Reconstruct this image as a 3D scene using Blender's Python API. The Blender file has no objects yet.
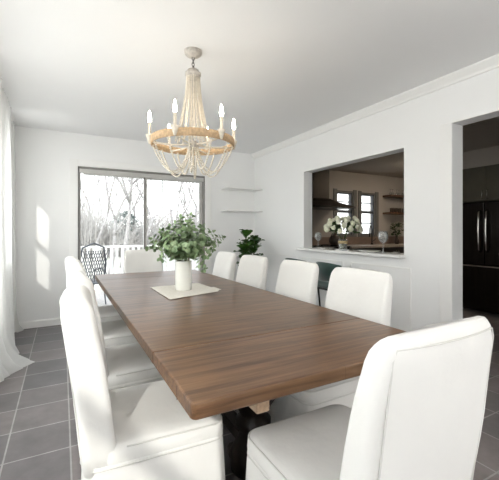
import bpy, bmesh, math, random
from mathutils import Vector, Matrix, noise
PI = math.pi
SC = bpy.context.scene
COL = SC.collection
rnd = random.Random(7)

# ------------------------------------------------------------------ materials
def nd(nt, t, **kw):
    n = nt.nodes.new(t)
    for k, v in kw.items(): setattr(n, k, v)
    return n

def mat(name, color, rough=0.5, metal=0.0, spec=0.5, nscale=None, namt=0.0, bump=0.0, bscale=None,
        coat=0.0, emis=None, estr=0.0, trans=0.0, ior=1.45, stretch=(1, 1, 1), color2=None, sheen=0.0, detail=4, sub=0.0):
    m = bpy.data.materials.new(name); m.use_nodes = True
    nt = m.node_tree; b = nt.nodes['Principled BSDF']
    b.inputs['Base Color'].default_value = (*color, 1)
    b.inputs['Roughness'].default_value = rough
    b.inputs['Metallic'].default_value = metal
    b.inputs['Specular IOR Level'].default_value = spec
    b.inputs['IOR'].default_value = ior
    b.inputs['Coat Weight'].default_value = coat
    b.inputs['Coat Roughness'].default_value = 0.15
    b.inputs['Transmission Weight'].default_value = trans
    b.inputs['Sheen Weight'].default_value = sheen
    if sub: 
        b.inputs['Subsurface Weight'].default_value = sub
        b.inputs['Subsurface Radius'].default_value = (0.02, 0.02, 0.02)
    if emis:
        b.inputs['Emission Color'].default_value = (*emis, 1); b.inputs['Emission Strength'].default_value = estr
    tc = nd(nt, 'ShaderNodeTexCoord'); mp = nd(nt, 'ShaderNodeMapping'); mp.inputs['Scale'].default_value = stretch
    nt.links.new(tc.outputs['Object'], mp.inputs['Vector'])
    if nscale:
        n = nd(nt, 'ShaderNodeTexNoise'); n.inputs['Scale'].default_value = nscale; n.inputs['Detail'].default_value = detail
        nt.links.new(mp.outputs[0], n.inputs['Vector'])
        mx = nd(nt, 'ShaderNodeMix', data_type='RGBA')
        c2 = color2 or tuple(c * (1 - namt) for c in color)
        mx.inputs[6].default_value = (*color, 1); mx.inputs[7].default_value = (*c2, 1)
        mr = nd(nt, 'ShaderNodeMapRange'); mr.inputs[1].default_value = 0.35; mr.inputs[2].default_value = 0.65
        nt.links.new(n.outputs['Fac'], mr.inputs[0]); nt.links.new(mr.outputs[0], mx.inputs[0])
        nt.links.new(mx.outputs[2], b.inputs['Base Color'])
    if bump:
        n2 = nd(nt, 'ShaderNodeTexNoise'); n2.inputs['Scale'].default_value = bscale or 40; n2.inputs['Detail'].default_value = 5
        nt.links.new(mp.outputs[0], n2.inputs['Vector'])
        bp = nd(nt, 'ShaderNodeBump'); bp.inputs['Strength'].default_value = bump; bp.inputs['Distance'].default_value = 0.01
        nt.links.new(n2.outputs['Fac'], bp.inputs['Height']); nt.links.new(bp.outputs[0], b.inputs['Normal'])
    return m

M = {}
M['wall'] = mat('white wall paint', (0.845, 0.845, 0.84), 0.6, nscale=2, namt=0.015, bump=0.03, bscale=120)
M['ceil'] = mat('ceiling paint', (0.835, 0.835, 0.835), 0.8, nscale=1.5, namt=0.015)
M['trim'] = mat('white trim paint', (0.84, 0.835, 0.82), 0.35, nscale=3, namt=0.01)
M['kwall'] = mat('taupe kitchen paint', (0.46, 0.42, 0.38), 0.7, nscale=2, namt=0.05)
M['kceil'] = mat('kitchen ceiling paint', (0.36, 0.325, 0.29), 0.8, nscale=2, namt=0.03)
M['fabric'] = mat('white cotton slipcover', (0.80, 0.79, 0.765), 0.85, spec=0.2, nscale=5, namt=0.025, bump=0.55, bscale=9, sheen=0.2)
M['piping'] = mat('slipcover piping cotton', (0.70, 0.69, 0.66), 0.9, spec=0.2, nscale=40, namt=0.05)
M['frame'] = mat('patio door bronze grey metal', (0.22, 0.21, 0.20), 0.45, metal=0.3, nscale=20, namt=0.1)
M['track'] = mat('pale grey door track', (0.55, 0.54, 0.52), 0.45, nscale=20, namt=0.06)
M['dark'] = mat('dark stained base wood', (0.022, 0.016, 0.013), 0.4, nscale=20, namt=0.4, stretch=(1, 1, 0.2))
M['rail'] = mat('pale raw wood slide', (0.42, 0.29, 0.19), 0.55, nscale=30, namt=0.25, stretch=(4, 0.4, 4))
M['hoop'] = mat('jute wrapped hoop', (0.60, 0.42, 0.25), 0.8, nscale=60, namt=0.3, bump=0.6, bscale=90)
M['bead'] = mat('whitewashed wood beads', (0.74, 0.68, 0.58), 0.7, nscale=60, namt=0.15)
M['canopy'] = mat('distressed whitewash metal', (0.55, 0.51, 0.46), 0.6, nscale=35, namt=0.35)
M['chain'] = mat('aged iron chain', (0.10, 0.09, 0.085), 0.5, metal=0.8, nscale=40, namt=0.3)
M['bulb'] = mat('lit candle bulb', (1, 0.9, 0.75), 0.3, emis=(1, 0.88, 0.70), estr=47, nscale=9, namt=0.01)
M['vase'] = mat('white glazed ceramic', (0.85, 0.85, 0.80), 0.25, coat=0.3, nscale=20, namt=0.02)
M['linen'] = mat('cream linen cloth', (0.80, 0.76, 0.69), 0.9, spec=0.2, nscale=80, namt=0.08, bump=0.3, bscale=200)
M['euc'] = mat('eucalyptus leaf', (0.13, 0.215, 0.095), 0.5, nscale=16, color2=(0.30, 0.39, 0.22))
M['stem'] = mat('green brown stem', (0.16, 0.15, 0.07), 0.6, nscale=20, namt=0.3)
M['fig'] = mat('fig leaf green', (0.022, 0.07, 0.014), 0.28, coat=0.2, nscale=9, color2=(0.06, 0.15, 0.02))
M['bark'] = mat('brown bark', (0.12, 0.08, 0.05), 0.8, nscale=30, namt=0.4)
M['pot'] = mat('grey planter', (0.35, 0.34, 0.33), 0.7, nscale=12, namt=0.2)
M['soil'] = mat('potting soil', (0.04, 0.028, 0.02), 0.95, nscale=60, namt=0.5, bump=1, bscale=90)
M['quartz'] = mat('white quartz ledge', (0.78, 0.775, 0.76), 0.25, coat=0.2, nscale=7, namt=0.06)
M['petal'] = mat('cream white petals', (0.80, 0.79, 0.68), 0.8, nscale=22, color2=(0.62, 0.64, 0.46))
M['bleaf'] = mat('bouquet leaf', (0.05, 0.09, 0.03), 0.6, nscale=20, namt=0.4)
M['straw'] = mat('straw wrap', (0.50, 0.38, 0.20), 0.8, nscale=50, namt=0.3, stretch=(1, 1, 6), bump=0.5, bscale=60)
M['plate'] = mat('glazed plate', (0.78, 0.77, 0.74), 0.2, coat=0.3, nscale=10, namt=0.02)
M['napkin'] = mat('grey napkin', (0.33, 0.31, 0.28), 0.9, nscale=60, namt=0.2, bump=0.4, bscale=120)
M['velvet'] = mat('dark green velvet', (0.010, 0.045, 0.035), 0.6, sheen=0.6, nscale=14, namt=0.3)
M['blackm'] = mat('black metal', (0.015, 0.015, 0.015), 0.35, metal=0.6, nscale=20, namt=0.2)
M['brass'] = mat('pale brass', (0.65, 0.52, 0.33), 0.3, metal=0.9, nscale=20, namt=0.1)
M['hood'] = mat('dark bronze range hood', (0.045, 0.036, 0.028), 0.4, metal=0.5, nscale=6, namt=0.3)
M['fridge'] = mat('black stainless steel', (0.030, 0.026, 0.024), 0.25, metal=0.75, nscale=2, namt=0.3, stretch=(20, 20, 0.4))
M['chrome'] = mat('brushed steel handle', (0.62, 0.60, 0.57), 0.22, metal=1.0, nscale=20, namt=0.1)
M['kcab'] = mat('olive taupe cabinet', (0.085, 0.076, 0.052), 0.5, nscale=9, namt=0.12)
M['kbase'] = mat('dark base cabinet', (0.03, 0.027, 0.024), 0.5, nscale=9, namt=0.2)
M['ktop'] = mat('beige stone worktop', (0.36, 0.31, 0.26), 0.35, nscale=30, namt=0.25)
M['ksplash'] = mat('rosy brown backsplash', (0.26, 0.19, 0.155), 0.45, nscale=14, namt=0.15)
M['kwood'] = mat('oiled walnut shelf', (0.14, 0.07, 0.035), 0.5, nscale=14, namt=0.35, stretch=(0.5, 6, 6))
M['kcasing'] = mat('grey window casing', (0.16, 0.155, 0.15), 0.5, nscale=9, namt=0.08)
M['ksash'] = mat('blue grey window sash', (0.12, 0.13, 0.15), 0.5, nscale=9, namt=0.08)
M['mug'] = mat('dark brown stoneware', (0.055, 0.035, 0.025), 0.4, nscale=30, namt=0.3)
M['stone'] = mat('grey brown stoneware', (0.16, 0.13, 0.10), 0.6, nscale=18, namt=0.35)
M['deck'] = mat('weathered deck boards', (0.52, 0.49, 0.46), 0.8, nscale=7, namt=0.15, stretch=(8, 0.5, 1))
M['railw'] = mat('white deck railing', (0.82, 0.82, 0.80), 0.5, nscale=7, namt=0.04)
M['treeb'] = mat('pale grey bark', (0.38, 0.365, 0.36), 0.9, nscale=8, namt=0.35)
M['ever'] = mat('evergreen needles', (0.22, 0.27, 0.26), 0.8, nscale=6, namt=0.35)
M['brush'] = mat('winter brush twigs', (0.46, 0.44, 0.42), 0.9, nscale=8, namt=0.3)
M['lawn'] = mat('frosted winter lawn', (0.50, 0.49, 0.43), 0.95, nscale=0.8, namt=0.25)
M['wire'] = mat('wrought iron grey', (0.10, 0.105, 0.12), 0.5, metal=0.3, nscale=20, namt=0.2)
M['shed'] = mat('pale clapboard', (0.70, 0.69, 0.67), 0.8, nscale=5, namt=0.08, stretch=(0.2, 0.2, 12))
M['roof'] = mat('grey shingle', (0.25, 0.25, 0.26), 0.9, nscale=12, namt=0.3)
M['water'] = mat('vase water', (0.35, 0.40, 0.22), 0.1, trans=0.7, nscale=9, namt=0.1)

def glass_mat(name, tint=(1, 1, 1), refl=0.08):
    m = bpy.data.materials.new(name); m.use_nodes = True; nt = m.node_tree; nt.nodes.clear()
    o = nd(nt, 'ShaderNodeOutputMaterial'); t = nd(nt, 'ShaderNodeBsdfTransparent'); g = nd(nt, 'ShaderNodeBsdfGlossy')
    lw = nd(nt, 'ShaderNodeLayerWeight'); pw = nd(nt, 'ShaderNodeMath', operation='POWER'); pw.inputs[1].default_value = 5
    lw.inputs[0].default_value = 0.5
    nt.links.new(lw.outputs['Facing'], pw.inputs[0]); fr = nd(nt, 'ShaderNodeMath', operation='MULTIPLY_ADD'); fr.inputs[1].default_value = 0.9; fr.inputs[2].default_value = 0.03
    nt.links.new(pw.outputs[0], fr.inputs[0])
    nz = nd(nt, 'ShaderNodeTexNoise'); nz.inputs['Scale'].default_value = 1.3
    bp = nd(nt, 'ShaderNodeBump'); bp.inputs['Strength'].default_value = 0.02
    nt.links.new(nz.outputs['Fac'], bp.inputs['Height']); nt.links.new(bp.outputs[0], g.inputs['Normal'])
    t.inputs[0].default_value = (*tint, 1); g.inputs['Roughness'].default_value = 0.02
    mx = nd(nt, 'ShaderNodeMixShader'); nt.links.new(fr.outputs[0], mx.inputs[0]); nt.links.new(t.outputs[0], mx.inputs[1]); nt.links.new(g.outputs[0], mx.inputs[2])
    nt.links.new(mx.outputs[0], o.inputs[0]); return m
M['pane'] = glass_mat('clear window glass', (0.97, 0.985, 0.98))
def wineglass():
    m = bpy.data.materials.new('wine glass crystal'); m.use_nodes = True; nt = m.node_tree; nt.nodes.clear()
    o = nd(nt, 'ShaderNodeOutputMaterial'); t = nd(nt, 'ShaderNodeBsdfTransparent'); g = nd(nt, 'ShaderNodeBsdfGlossy')
    t.inputs[0].default_value = (0.90, 0.92, 0.92, 1); g.inputs['Roughness'].default_value = 0.12
    lw = nd(nt, 'ShaderNodeLayerWeight'); lw.inputs[0].default_value = 0.32
    mx = nd(nt, 'ShaderNodeMixShader'); nt.links.new(lw.outputs['Facing'], mx.inputs[0])
    nt.links.new(t.outputs[0], mx.inputs[1]); nt.links.new(g.outputs[0], mx.inputs[2]); df = nd(nt, 'ShaderNodeBsdfDiffuse'); df.inputs[0].default_value = (0.9, 0.9, 0.9, 1); m2 = nd(nt, 'ShaderNodeMixShader'); m2.inputs[0].default_value = 0.10
    nt.links.new(mx.outputs[0], m2.inputs[1]); nt.links.new(df.outputs[0], m2.inputs[2]); nt.links.new(m2.outputs[0], o.inputs[0])
    return m
M['glass'] = wineglass()
def sheer():
    m = bpy.data.materials.new('white sheer voile'); m.use_nodes = True; nt = m.node_tree; nt.nodes.clear()
    o = nd(nt, 'ShaderNodeOutputMaterial'); t = nd(nt, 'ShaderNodeBsdfTransparent'); d = nd(nt, 'ShaderNodeBsdfDiffuse'); tl = nd(nt, 'ShaderNodeBsdfTranslucent')
    d.inputs[0].default_value = (0.86, 0.86, 0.85, 1); tl.inputs[0].default_value = (0.86, 0.86, 0.85, 1)
    a = nd(nt, 'ShaderNodeMixShader'); a.inputs[0].default_value = 0.45; nt.links.new(d.outputs[0], a.inputs[1]); nt.links.new(tl.outputs[0], a.inputs[2])
    nz = nd(nt, 'ShaderNodeTexNoise'); nz.inputs['Scale'].default_value = 300
    mr = nd(nt, 'ShaderNodeMapRange'); mr.inputs[3].default_value = 0.22; mr.inputs[4].default_value = 0.40
    nt.links.new(nz.outputs['Fac'], mr.inputs[0])
    b = nd(nt, 'ShaderNodeMixShader'); nt.links.new(mr.outputs[0], b.inputs[0]); nt.links.new(a.outputs[0], b.inputs[1]); nt.links.new(t.outputs[0], b.inputs[2])
    nt.links.new(b.outputs[0], o.inputs[0]); return m
M['sheer'] = sheer()

def tile_mat(name, c1, c2, mortar, size=0.31, off=(0.27, 0.31)):
    m = bpy.data.materials.new(name); m.use_nodes = True; nt = m.node_tree; b = nt.nodes['Principled BSDF']
    tc = nd(nt, 'ShaderNodeTexCoord'); mp = nd(nt, 'ShaderNodeMapping'); mp.inputs['Location'].default_value = (off[0], off[1], 0)
    nt.links.new(tc.outputs['Object'], mp.inputs['Vector'])
    br = nd(nt, 'ShaderNodeTexBrick'); br.offset = 0.0; br.squash = 1.0
    br.inputs['Scale'].default_value = 1; br.inputs['Brick Width'].default_value = size; br.inputs['Row Height'].default_value = size
    br.inputs['Mortar Size'].default_value = 0.0045; br.inputs['Mortar Smooth'].default_value = 0.15
    br.inputs['Color1'].default_value = (*c1, 1); br.inputs['Color2'].default_value = (*c2, 1); br.inputs['Mortar'].default_value = (*mortar, 1)
    nt.links.new(mp.outputs[0], br.inputs['Vector'])
    n = nd(nt, 'ShaderNodeTexNoise'); n.inputs['Scale'].default_value = 5; n.inputs['Detail'].default_value = 7; n.inputs['Roughness'].default_value = 0.65
    nt.links.new(tc.outputs['Object'], n.inputs['Vector'])
    mr = nd(nt, 'ShaderNodeMapRange'); mr.inputs[1].default_value = 0.3; mr.inputs[2].default_value = 0.7; mr.inputs[3].default_value = 0.72; mr.inputs[4].default_value = 1.25
    nt.links.new(n.outputs['Fac'], mr.inputs[0])
    mx = nd(nt, 'ShaderNodeMix', data_type='RGBA', blend_type='MULTIPLY'); mx.inputs[0].default_value = 1
    nt.links.new(br.outputs['Color'], mx.inputs[6]); nt.links.new(mr.outputs[0], mx.inputs[7]); nt.links.new(mx.outputs[2], b.inputs['Base Color'])
    rr = nd(nt, 'ShaderNodeMapRange'); rr.inputs[3].default_value = 0.3; rr.inputs[4].default_value = 0.55
    nt.links.new(n.outputs['Fac'], rr.inputs[0]); nt.links.new(rr.outputs[0], b.inputs['Roughness'])
    inv = nd(nt, 'ShaderNodeMath', operation='MULTIPLY_ADD'); inv.inputs[1].default_value = -1.0; inv.inputs[2].default_value = 1.0
    nt.links.new(br.outputs['Fac'], inv.inputs[0])
    ad = nd(nt, 'ShaderNodeMath', operation='MULTIPLY_ADD'); ad.inputs[1].default_value = 0.6
    nt.links.new(n.outputs['Fac'], ad.inputs[0]); nt.links.new(inv.outputs[0], ad.inputs[2])
    bp = nd(nt, 'ShaderNodeBump'); bp.inputs['Strength'].default_value = 0.35; bp.inputs['Distance'].default_value = 0.004
    nt.links.new(ad.outputs[0], bp.inputs['Height']); nt.links.new(bp.outputs[0], b.inputs['Normal'])
    return m
M['tile'] = tile_mat('slate floor tile', (0.115, 0.108, 0.114), (0.205, 0.180, 0.178), (0.33, 0.32, 0.31))

def wood_mat(name, c1, c2, c3, rough=0.36):
    """grain runs along X, boards joined across Y"""
    m = bpy.data.materials.new(name); m.use_nodes = True; nt = m.node_tree; b = nt.nodes['Principled BSDF']
    tc = nd(nt, 'ShaderNodeTexCoord')
    mp = nd(nt, 'ShaderNodeMapping'); mp.inputs['Scale'].default_value = (1.6, 26, 26)
    nt.links.new(tc.outputs['Object'], mp.inputs['Vector'])
    n = nd(nt, 'ShaderNodeTexNoise'); n.inputs['Scale'].default_value = 1.6; n.inputs['Detail'].default_value = 8; n.inputs['Roughness'].default_value = 0.62; n.inputs['Distortion'].default_value = 0.6
    nt.links.new(mp.outputs[0], n.inputs['Vector'])
    cr = nd(nt, 'ShaderNodeValToRGB'); e = cr.color_ramp.elements
    e[0].position = 0.33; e[0].color = (*c1, 1); e[1].position = 0.68; e[1].color = (*c3, 1)
    x = e.new(0.5); x.color = (*c2, 1)
    nt.links.new(n.outputs['Fac'], cr.inputs[0])
    # board to board tone
    br = nd(nt, 'ShaderNodeTexBrick'); br.inputs['Scale'].default_value = 1; br.inputs['Brick Width'].default_value = 2.3; br.inputs['Row Height'].default_value = 0.145
    br.inputs['Color1'].default_value = (0.86, 0.86, 0.86, 1); br.inputs['Color2'].default_value = (1.12, 1.12, 1.12, 1); br.inputs['Mortar'].default_value = (0.55, 0.55, 0.55, 1)
    br.inputs['Mortar Size'].default_value = 0.0008
    nt.links.new(tc.outputs['Object'], br.inputs['Vector'])
    mx = nd(nt, 'ShaderNodeMix', data_type='RGBA', blend_type='MULTIPLY'); mx.inputs[0].default_value = 1
    nt.links.new(cr.outputs[0], mx.inputs[6]); nt.links.new(br.outputs['Color'], mx.inputs[7]); nt.links.new(mx.outputs[2], b.inputs['Base Color'])
    b.inputs['Roughness'].default_value = rough; b.inputs['Specular IOR Level'].default_value = 0.42
    b.inputs['Coat Weight'].default_value = 0.1; b.inputs['Coat Roughness'].default_value = 0.25
    bp = nd(nt, 'ShaderNodeBump'); bp.inputs['Strength'].default_value = 0.25; bp.inputs['Distance'].default_value = 0.002
    nt.links.new(n.outputs['Fac'], bp.inputs['Height']); nt.links.new(bp.outputs[0], b.inputs['Normal'])
    return m
M['oak'] = wood_mat('brown oak table top', (0.060, 0.027, 0.012), (0.130, 0.066, 0.031), (0.195, 0.110, 0.057))

# ------------------------------------------------------------------ object helpers
def obj(name, bm, m, parent=None, smooth=False, loc=None, bevel=0.0, seg=2):
    me = bpy.data.meshes.new(name); bmesh.ops.recalc_face_normals(bm, faces=bm.faces); bm.to_mesh(me); bm.free()
    if smooth:
        for p in me.polygons: p.use_smooth = True
    me.materials.append(M[m] if isinstance(m, str) else m)
    o = bpy.data.objects.new(name, me); COL.objects.link(o)
    if parent: o.parent = parent
    if loc: o.location = loc
    if bevel:
        b = o.modifiers.new('edge', 'BEVEL'); b.width = bevel; b.segments = seg; b.limit_method = 'ANGLE'; b.angle_limit = 0.6
    return o
def tag(o, label, cat, group=None, kind=None):
    o['label'] = label
    if cat: o['category'] = cat
    if group: o['group'] = group
    if kind: o['kind'] = kind
    return o
def thing(name, label, cat, loc=(0, 0, 0), rz=0, group=None):
    o = bpy.data.objects.new(name, None); o.empty_display_size = 0.1; COL.objects.link(o)
    o.location = loc; o.rotation_euler = (0, 0, rz); return tag(o, label, cat, group)
def struct(name, bm, m, parent=None, bevel=0.0):
    o = obj(name, bm, m, parent, bevel=bevel)
    if not parent: o['kind'] = 'structure'
    return o
def dup(root, loc, rz=None, label=None, scale=None):
    r = root.copy(); COL.objects.link(r); r.location = loc
    if rz is not None: r.rotation_euler = (0, 0, rz)
    if label: r['label'] = label
    if scale: r.scale = scale
    def rec(a, b):
        for ch in list(a.children):
            if ch in seen: continue
            c = ch.copy(); COL.objects.link(c); c.parent = b; seen.add(c); rec(ch, c)
    seen = set(); rec(root, r)
    return r
def box(bm, x0, x1, y0, y1, z0, z1, mtx=None):
    vs = [bm.verts.new((x, y, z)) for z in (z0, z1) for y in (y0, y1) for x in (x0, x1)]
    for f in ((0, 1, 3, 2), (4, 5, 7, 6), (0, 1, 5, 4), (2, 3, 7, 6), (0, 2, 6, 4), (1, 3, 7, 5)): bm.faces.new([vs[i] for i in f])
    if mtx:
        for v in vs: v.co = mtx @ v.co
    return vs
def B(*boxes):
    bm = bmesh.new()
    for b in boxes: box(bm, *b)
    return bm
def loft(bm, rings, cap0=True, cap1=True, closed=True):
    rs = [[bm.verts.new(p) for p in r] for r in rings]
    n = len(rs[0])
    for a, b in zip(rs, rs[1:]):
        for i in range(n if closed else n - 1):
            j = (i + 1) % n
            bm.faces.new((a[i], a[j], b[j], b[i]))
    if cap0: bm.faces.new(rs[0])
    if cap1: bm.faces.new(rs[-1])
    return rs
def lathe(bm, prof, n=20, c=(0, 0, 0), cap0=True, cap1=True, wob=None):
    rings = []
    for r, z in prof:
        rings.append([(c[0] + r * math.cos(2 * PI * i / n), c[1] + r * math.sin(2 * PI * i / n), c[2] + z) for i in range(n)])
    return loft(bm, rings, cap0, cap1)
def tube(bm, pts, r, n=6, closed=False, r1=None):
    pts = [Vector(p) for p in pts]; rings = []; m = len(pts); up = None
    for i, p in enumerate(pts):
        if closed: t = pts[(i + 1) % m] - pts[i - 1]
        else: t = pts[min(i + 1, m - 1)] - pts[max(i - 1, 0)]
        if t.length < 1e-9: t = Vector((0, 0, 1))
        t.normalize()
        if up is None:
            up = t.orthogonal().normalized()
        else:
            up = (up - t * up.dot(t))
            up = up.normalized() if up.length > 1e-6 else t.orthogonal().normalized()
        s = t.cross(up); rad = r if r1 is None else r + (r1 - r) * i / max(1, m - 1)
        rings.append([p + (up * math.cos(2 * PI * k / n) + s * math.sin(2 * PI * k / n)) * rad for k in range(n)])
    if closed: rings.append(rings[0])
    if closed:
        rs = [[bm.verts.new(q) for q in r] for r in rings[:-1]]
        for i in range(len(rs)):
            a, b = rs[i], rs[(i + 1) % len(rs)]
            for k in range(n): bm.faces.new((a[k], a[(k + 1) % n], b[(k + 1) % n], b[k]))
    else: loft(bm, rings)
def rrect(x0, x1, y0, y1, r, n=6, m=8):
    """rounded rectangle outline, n points per corner, m per side"""
    pts = []
    cs = [(x1 - r, y1 - r, 0), (x0 + r, y1 - r, PI / 2), (x0 + r, y0 + r, PI), (x1 - r, y0 + r, 1.5 * PI)]
    for i, (cx, cy, a) in enumerate(cs):
        for k in range(n + 1):
            t = a + PI / 2 * k / n; pts.append((cx + r * math.cos(t), cy + r * math.sin(t)))
        nx = cs[(i + 1) % 4]; t = nx[2]
        ex, ey = nx[0] + r * math.cos(t), nx[1] + r * math.sin(t); sx, sy = pts[-1]
        for k in range(1, m): pts.append((sx + (ex - sx) * k / m, sy + (ey - sy) * k / m))
    return pts
def ball(bm, c, r, sub=2, sq=(1, 1, 1), nz=0.0, ns=30):
    res = bmesh.ops.create_icosphere(bm, subdivisions=sub, radius=1)
    for v in res['verts']:
        d = v.co.copy()
        k = 1 + nz * noise.noise(d * ns * 0.1 + Vector(c) * 13)
        v.co = Vector((c[0] + d.x * r * sq[0] * k, c[1] + d.y * r * sq[1] * k, c[2] + d.z * r * sq[2] * k))

# ------------------------------------------------------------------ room shell
XL, XR, YB, YF, ZC = -0.65, 2.83, 5.06, -4.6, 2.48
KX, KY, KZ = 7.2, 5.3, 2.41   # kitchen right wall, back wall, ceiling
WT = 2.97
struct('floor', B((XL - 0.14, KX + 0.14, YF - 0.14, KY + 0.14, -0.08, 0)), 'tile')
struct('ceiling', B((XL - 0.14, WT, YF - 0.14, YB + 0.14, ZC, ZC + 0.1)), 'ceil')
# back wall with sliding patio door opening x .18..1.94 z 0.04..2.05
DX0, DX1, DZ1 = 0.18, 1.95, 2.05
struct('wall_back', B((XL - 0.14, DX0, YB, YB + 0.14, 0, ZC), (DX0, DX1, YB, YB + 0.14, DZ1, ZC), (DX1, WT, YB, YB + 0.14, 0, ZC)), 'wall')
# left wall with windows (y0,y1,z0,z1)
LW = [(-3.9, -2.7, 0.85, 2.1), (-1.05, 0.15, 0.85, 2.1), (0.9, 3.5, 0.5, 2.1), (3.98, 4.44, 0.95, 2.08)]
bm = bmesh.new(); ycur = YF - 0.14
for y0, y1, z0, z1 in LW:
    box(bm, XL - 0.14, XL, ycur, y0, 0, ZC); box(bm, XL - 0.14, XL, y0, y1, 0, z0); box(bm, XL - 0.14, XL, y0, y1, z1, ZC); ycur = y1
box(bm, XL - 0.14, XL, ycur, YB, 0, ZC)
struct('wall_left', bm, 'wall')
# front wall (behind the viewpoint) with a wide unseen window bank, added for fill light
FW = (-0.2, 2.5, 0.6, 2.2)
struct('wall_front', B((XL, FW[0], YF - 0.14, YF, 0, ZC), (FW[1], WT, YF - 0.14, YF, 0, ZC), (FW[0], FW[1], YF - 0.14, YF, 0, FW[2]), (FW[0], FW[1], YF - 0.14, YF, FW[3], ZC)), 'wall')
# right wall with pass-through and doorway
PY0, PY1, PZ0, PZ1 = 2.177, 3.713, 0.945, 1.985
DY0, DY1, DRZ = 0.3, 1.715, 2.087
struct('wall_right', B((XR, WT, PY1, YB, 0, ZC), (XR, WT, PY0, PY1, 0, PZ0), (XR, WT, PY0, PY1, PZ1, ZC), (XR, WT, DY1, PY0, 0, ZC),
                       (XR, WT, DY0, DY1, DRZ, ZC), (XR, WT, YF, DY0, 0, ZC)), 'wall')
# kitchen shell
KW = [(4.86, 5.306, 1.12, 1.99), (5.534, 5.951, 1.12, 1.98)]
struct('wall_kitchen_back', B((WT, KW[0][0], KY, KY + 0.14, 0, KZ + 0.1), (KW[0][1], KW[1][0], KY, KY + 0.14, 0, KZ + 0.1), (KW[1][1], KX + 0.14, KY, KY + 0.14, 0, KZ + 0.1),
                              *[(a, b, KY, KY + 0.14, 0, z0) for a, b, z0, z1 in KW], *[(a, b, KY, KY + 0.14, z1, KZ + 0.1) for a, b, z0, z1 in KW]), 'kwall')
struct('wall_kitchen_left', B((WT, WT + 0.01, PY1 + 0.02, KY, 0, KZ)), 'kwall')
struct('wall_kitchen_right', B((KX, KX + 0.14, 3.4, KY, 0, KZ), (6.16, KX + 0.14, 3.3, 3.4, 0, KZ), (6.16, 6.3, -1.2, 3.3, 0, KZ), (WT, 6.3, -1.34, -1.2, 0, KZ)), 'kwall')
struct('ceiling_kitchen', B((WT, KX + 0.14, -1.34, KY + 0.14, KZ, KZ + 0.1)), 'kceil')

# trims
def prism(bm, prof, axis, a, b, org):
    """extrude 2D profile (u,z) along axis"""
    r = []
    for t in (a, b):
        if axis == 'y': r.append([(org + u, t, z) for u, z in prof])
        else: r.append([(t, org + u, z) for u, z in prof])
    loft(bm, r)
bm = bmesh.new()
prism(bm, [(0, ZC), (-0.062, ZC), (-0.062, ZC - 0.012), (-0.05, ZC - 0.025), (-0.022, ZC - 0.055), (-0.016, ZC - 0.072), (0, ZC - 0.076)], 'y', YF, YB, XR)
struct('trim_1', bm, 'trim')
bm = bmesh.new()
prism(bm, [(0, 0), (-0.014, 0), (-0.014, 0.075), (-0.006, 0.088), (0, 0.09)], 'x', XL, DX0 - 0.1, YB); prism(bm, [(0, 0), (-0.014, 0), (-0.014, 0.075), (-0.006, 0.088), (0, 0.09)], 'x', DX1 + 0.12, XR, YB)
struct('baseboard_back', bm, 'trim')
bm = bmesh.new(); prism(bm, [(0, 0), (0.014, 0), (0.014, 0.075), (0.006, 0.088), (0, 0.09)], 'y', YF, YB, XL); struct('baseboard_left', bm, 'trim')
bm = bmesh.new(); prism(bm, [(0, 0), (-0.014, 0), (-0.014, 0.09), (-0.006, 0.11), (0, 0.112)], 'y', DY1 + 0.11, YB, XR); struct('baseboard_right', bm, 'trim')
# doorway casing
struct('trim_2', B((XR - 0.012, XR, DY1, DY1 + 0.105, 0, DRZ + 0.0), (XR - 0.012, XR, DY0 - 0.1, DY0, 0, DRZ), (XR - 0.010, XR, DY0 - 0.1, DY1 + 0.105, DRZ, DRZ + 0.012)), 'trim', bevel=0.003)
# wainscot panel mouldings on the right wall
bm = bmesh.new()
def frame_y(y0, y1, z0, z1, w=0.016, d=0.009):
    box(bm, XR - d, XR, y0, y1, z0, z0 + w); box(bm, XR - d, XR, y0, y1, z1 - w, z1)
    box(bm, XR - d, XR, y0, y0 + w, z0 + w, z1 - w); box(bm, XR - d, XR, y1 - w, y1, z0 + w, z1 - w)
frame_y(2.10, 2.86, 0.16, 0.855); frame_y(2.98, 3.74, 0.16, 0.855); frame_y(3.86, 4.96, 0.16, 0.855)
struct('trim_3', bm, 'trim')
# outer casing of the patio door
struct('trim_4', B((DX0 - 0.095, DX0, YB - 0.014, YB, 0, DZ1 + 0.09), (DX1, DX1 + 0.1, YB - 0.014, YB, 0, DZ1 + 0.09), (DX0, DX1, YB - 0.014, YB, DZ1, DZ1 + 0.09),
                   (DX0, DX1, YB, YB + 0.14, 0, 0.045)), 'trim', bevel=0.003)
# sliding patio door
d = bpy.data.objects.new('door_1', None); COL.objects.link(d); d.location = (0, YB, 0); d['kind'] = 'structure'
d['label'] = 'sliding glass patio door with thin grey frame'
obj('door_frame', B((DX0, DX0 + 0.022, 0.005, 0.12, 0.045, DZ1), (DX1 - 0.022, DX1, 0.005, 0.12, 0.045, DZ1), (DX0, DX1, 0.005, 0.12, DZ1 - 0.03, DZ1)), 'frame', d)
obj('head_track', B((DX0 + 0.022, DX1 - 0.022, 0.0, 0.03, DZ1 - 0.085, DZ1 - 0.03)), 'track', d)
def panel(x0, x1, y, m, e=0.045):
    p = obj('door_panel', B((x0, x0 + e, y, y + 0.035, 0.05, DZ1 - 0.05), (x1 - 0.045, x1, y, y + 0.035, 0.05, DZ1 - 0.05),
                            (x0 + 0.045, x1 - 0.045, y, y + 0.035, 0.05, 0.14), (x0 + 0.045, x1 - 0.045, y, y + 0.035, DZ1 - 0.10, DZ1 - 0.05)), m, d)
    obj('door_glass', B((x0 + e, x1 - 0.045, y + 0.013, y + 0.021, 0.14, DZ1 - 0.10)), 'pane', p)
    return p
panel(DX0 + 0.022, 1.075, 0.025, 'track', 0.014); panel(1.035, DX1 - 0.022, 0.066, 'track')
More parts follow.
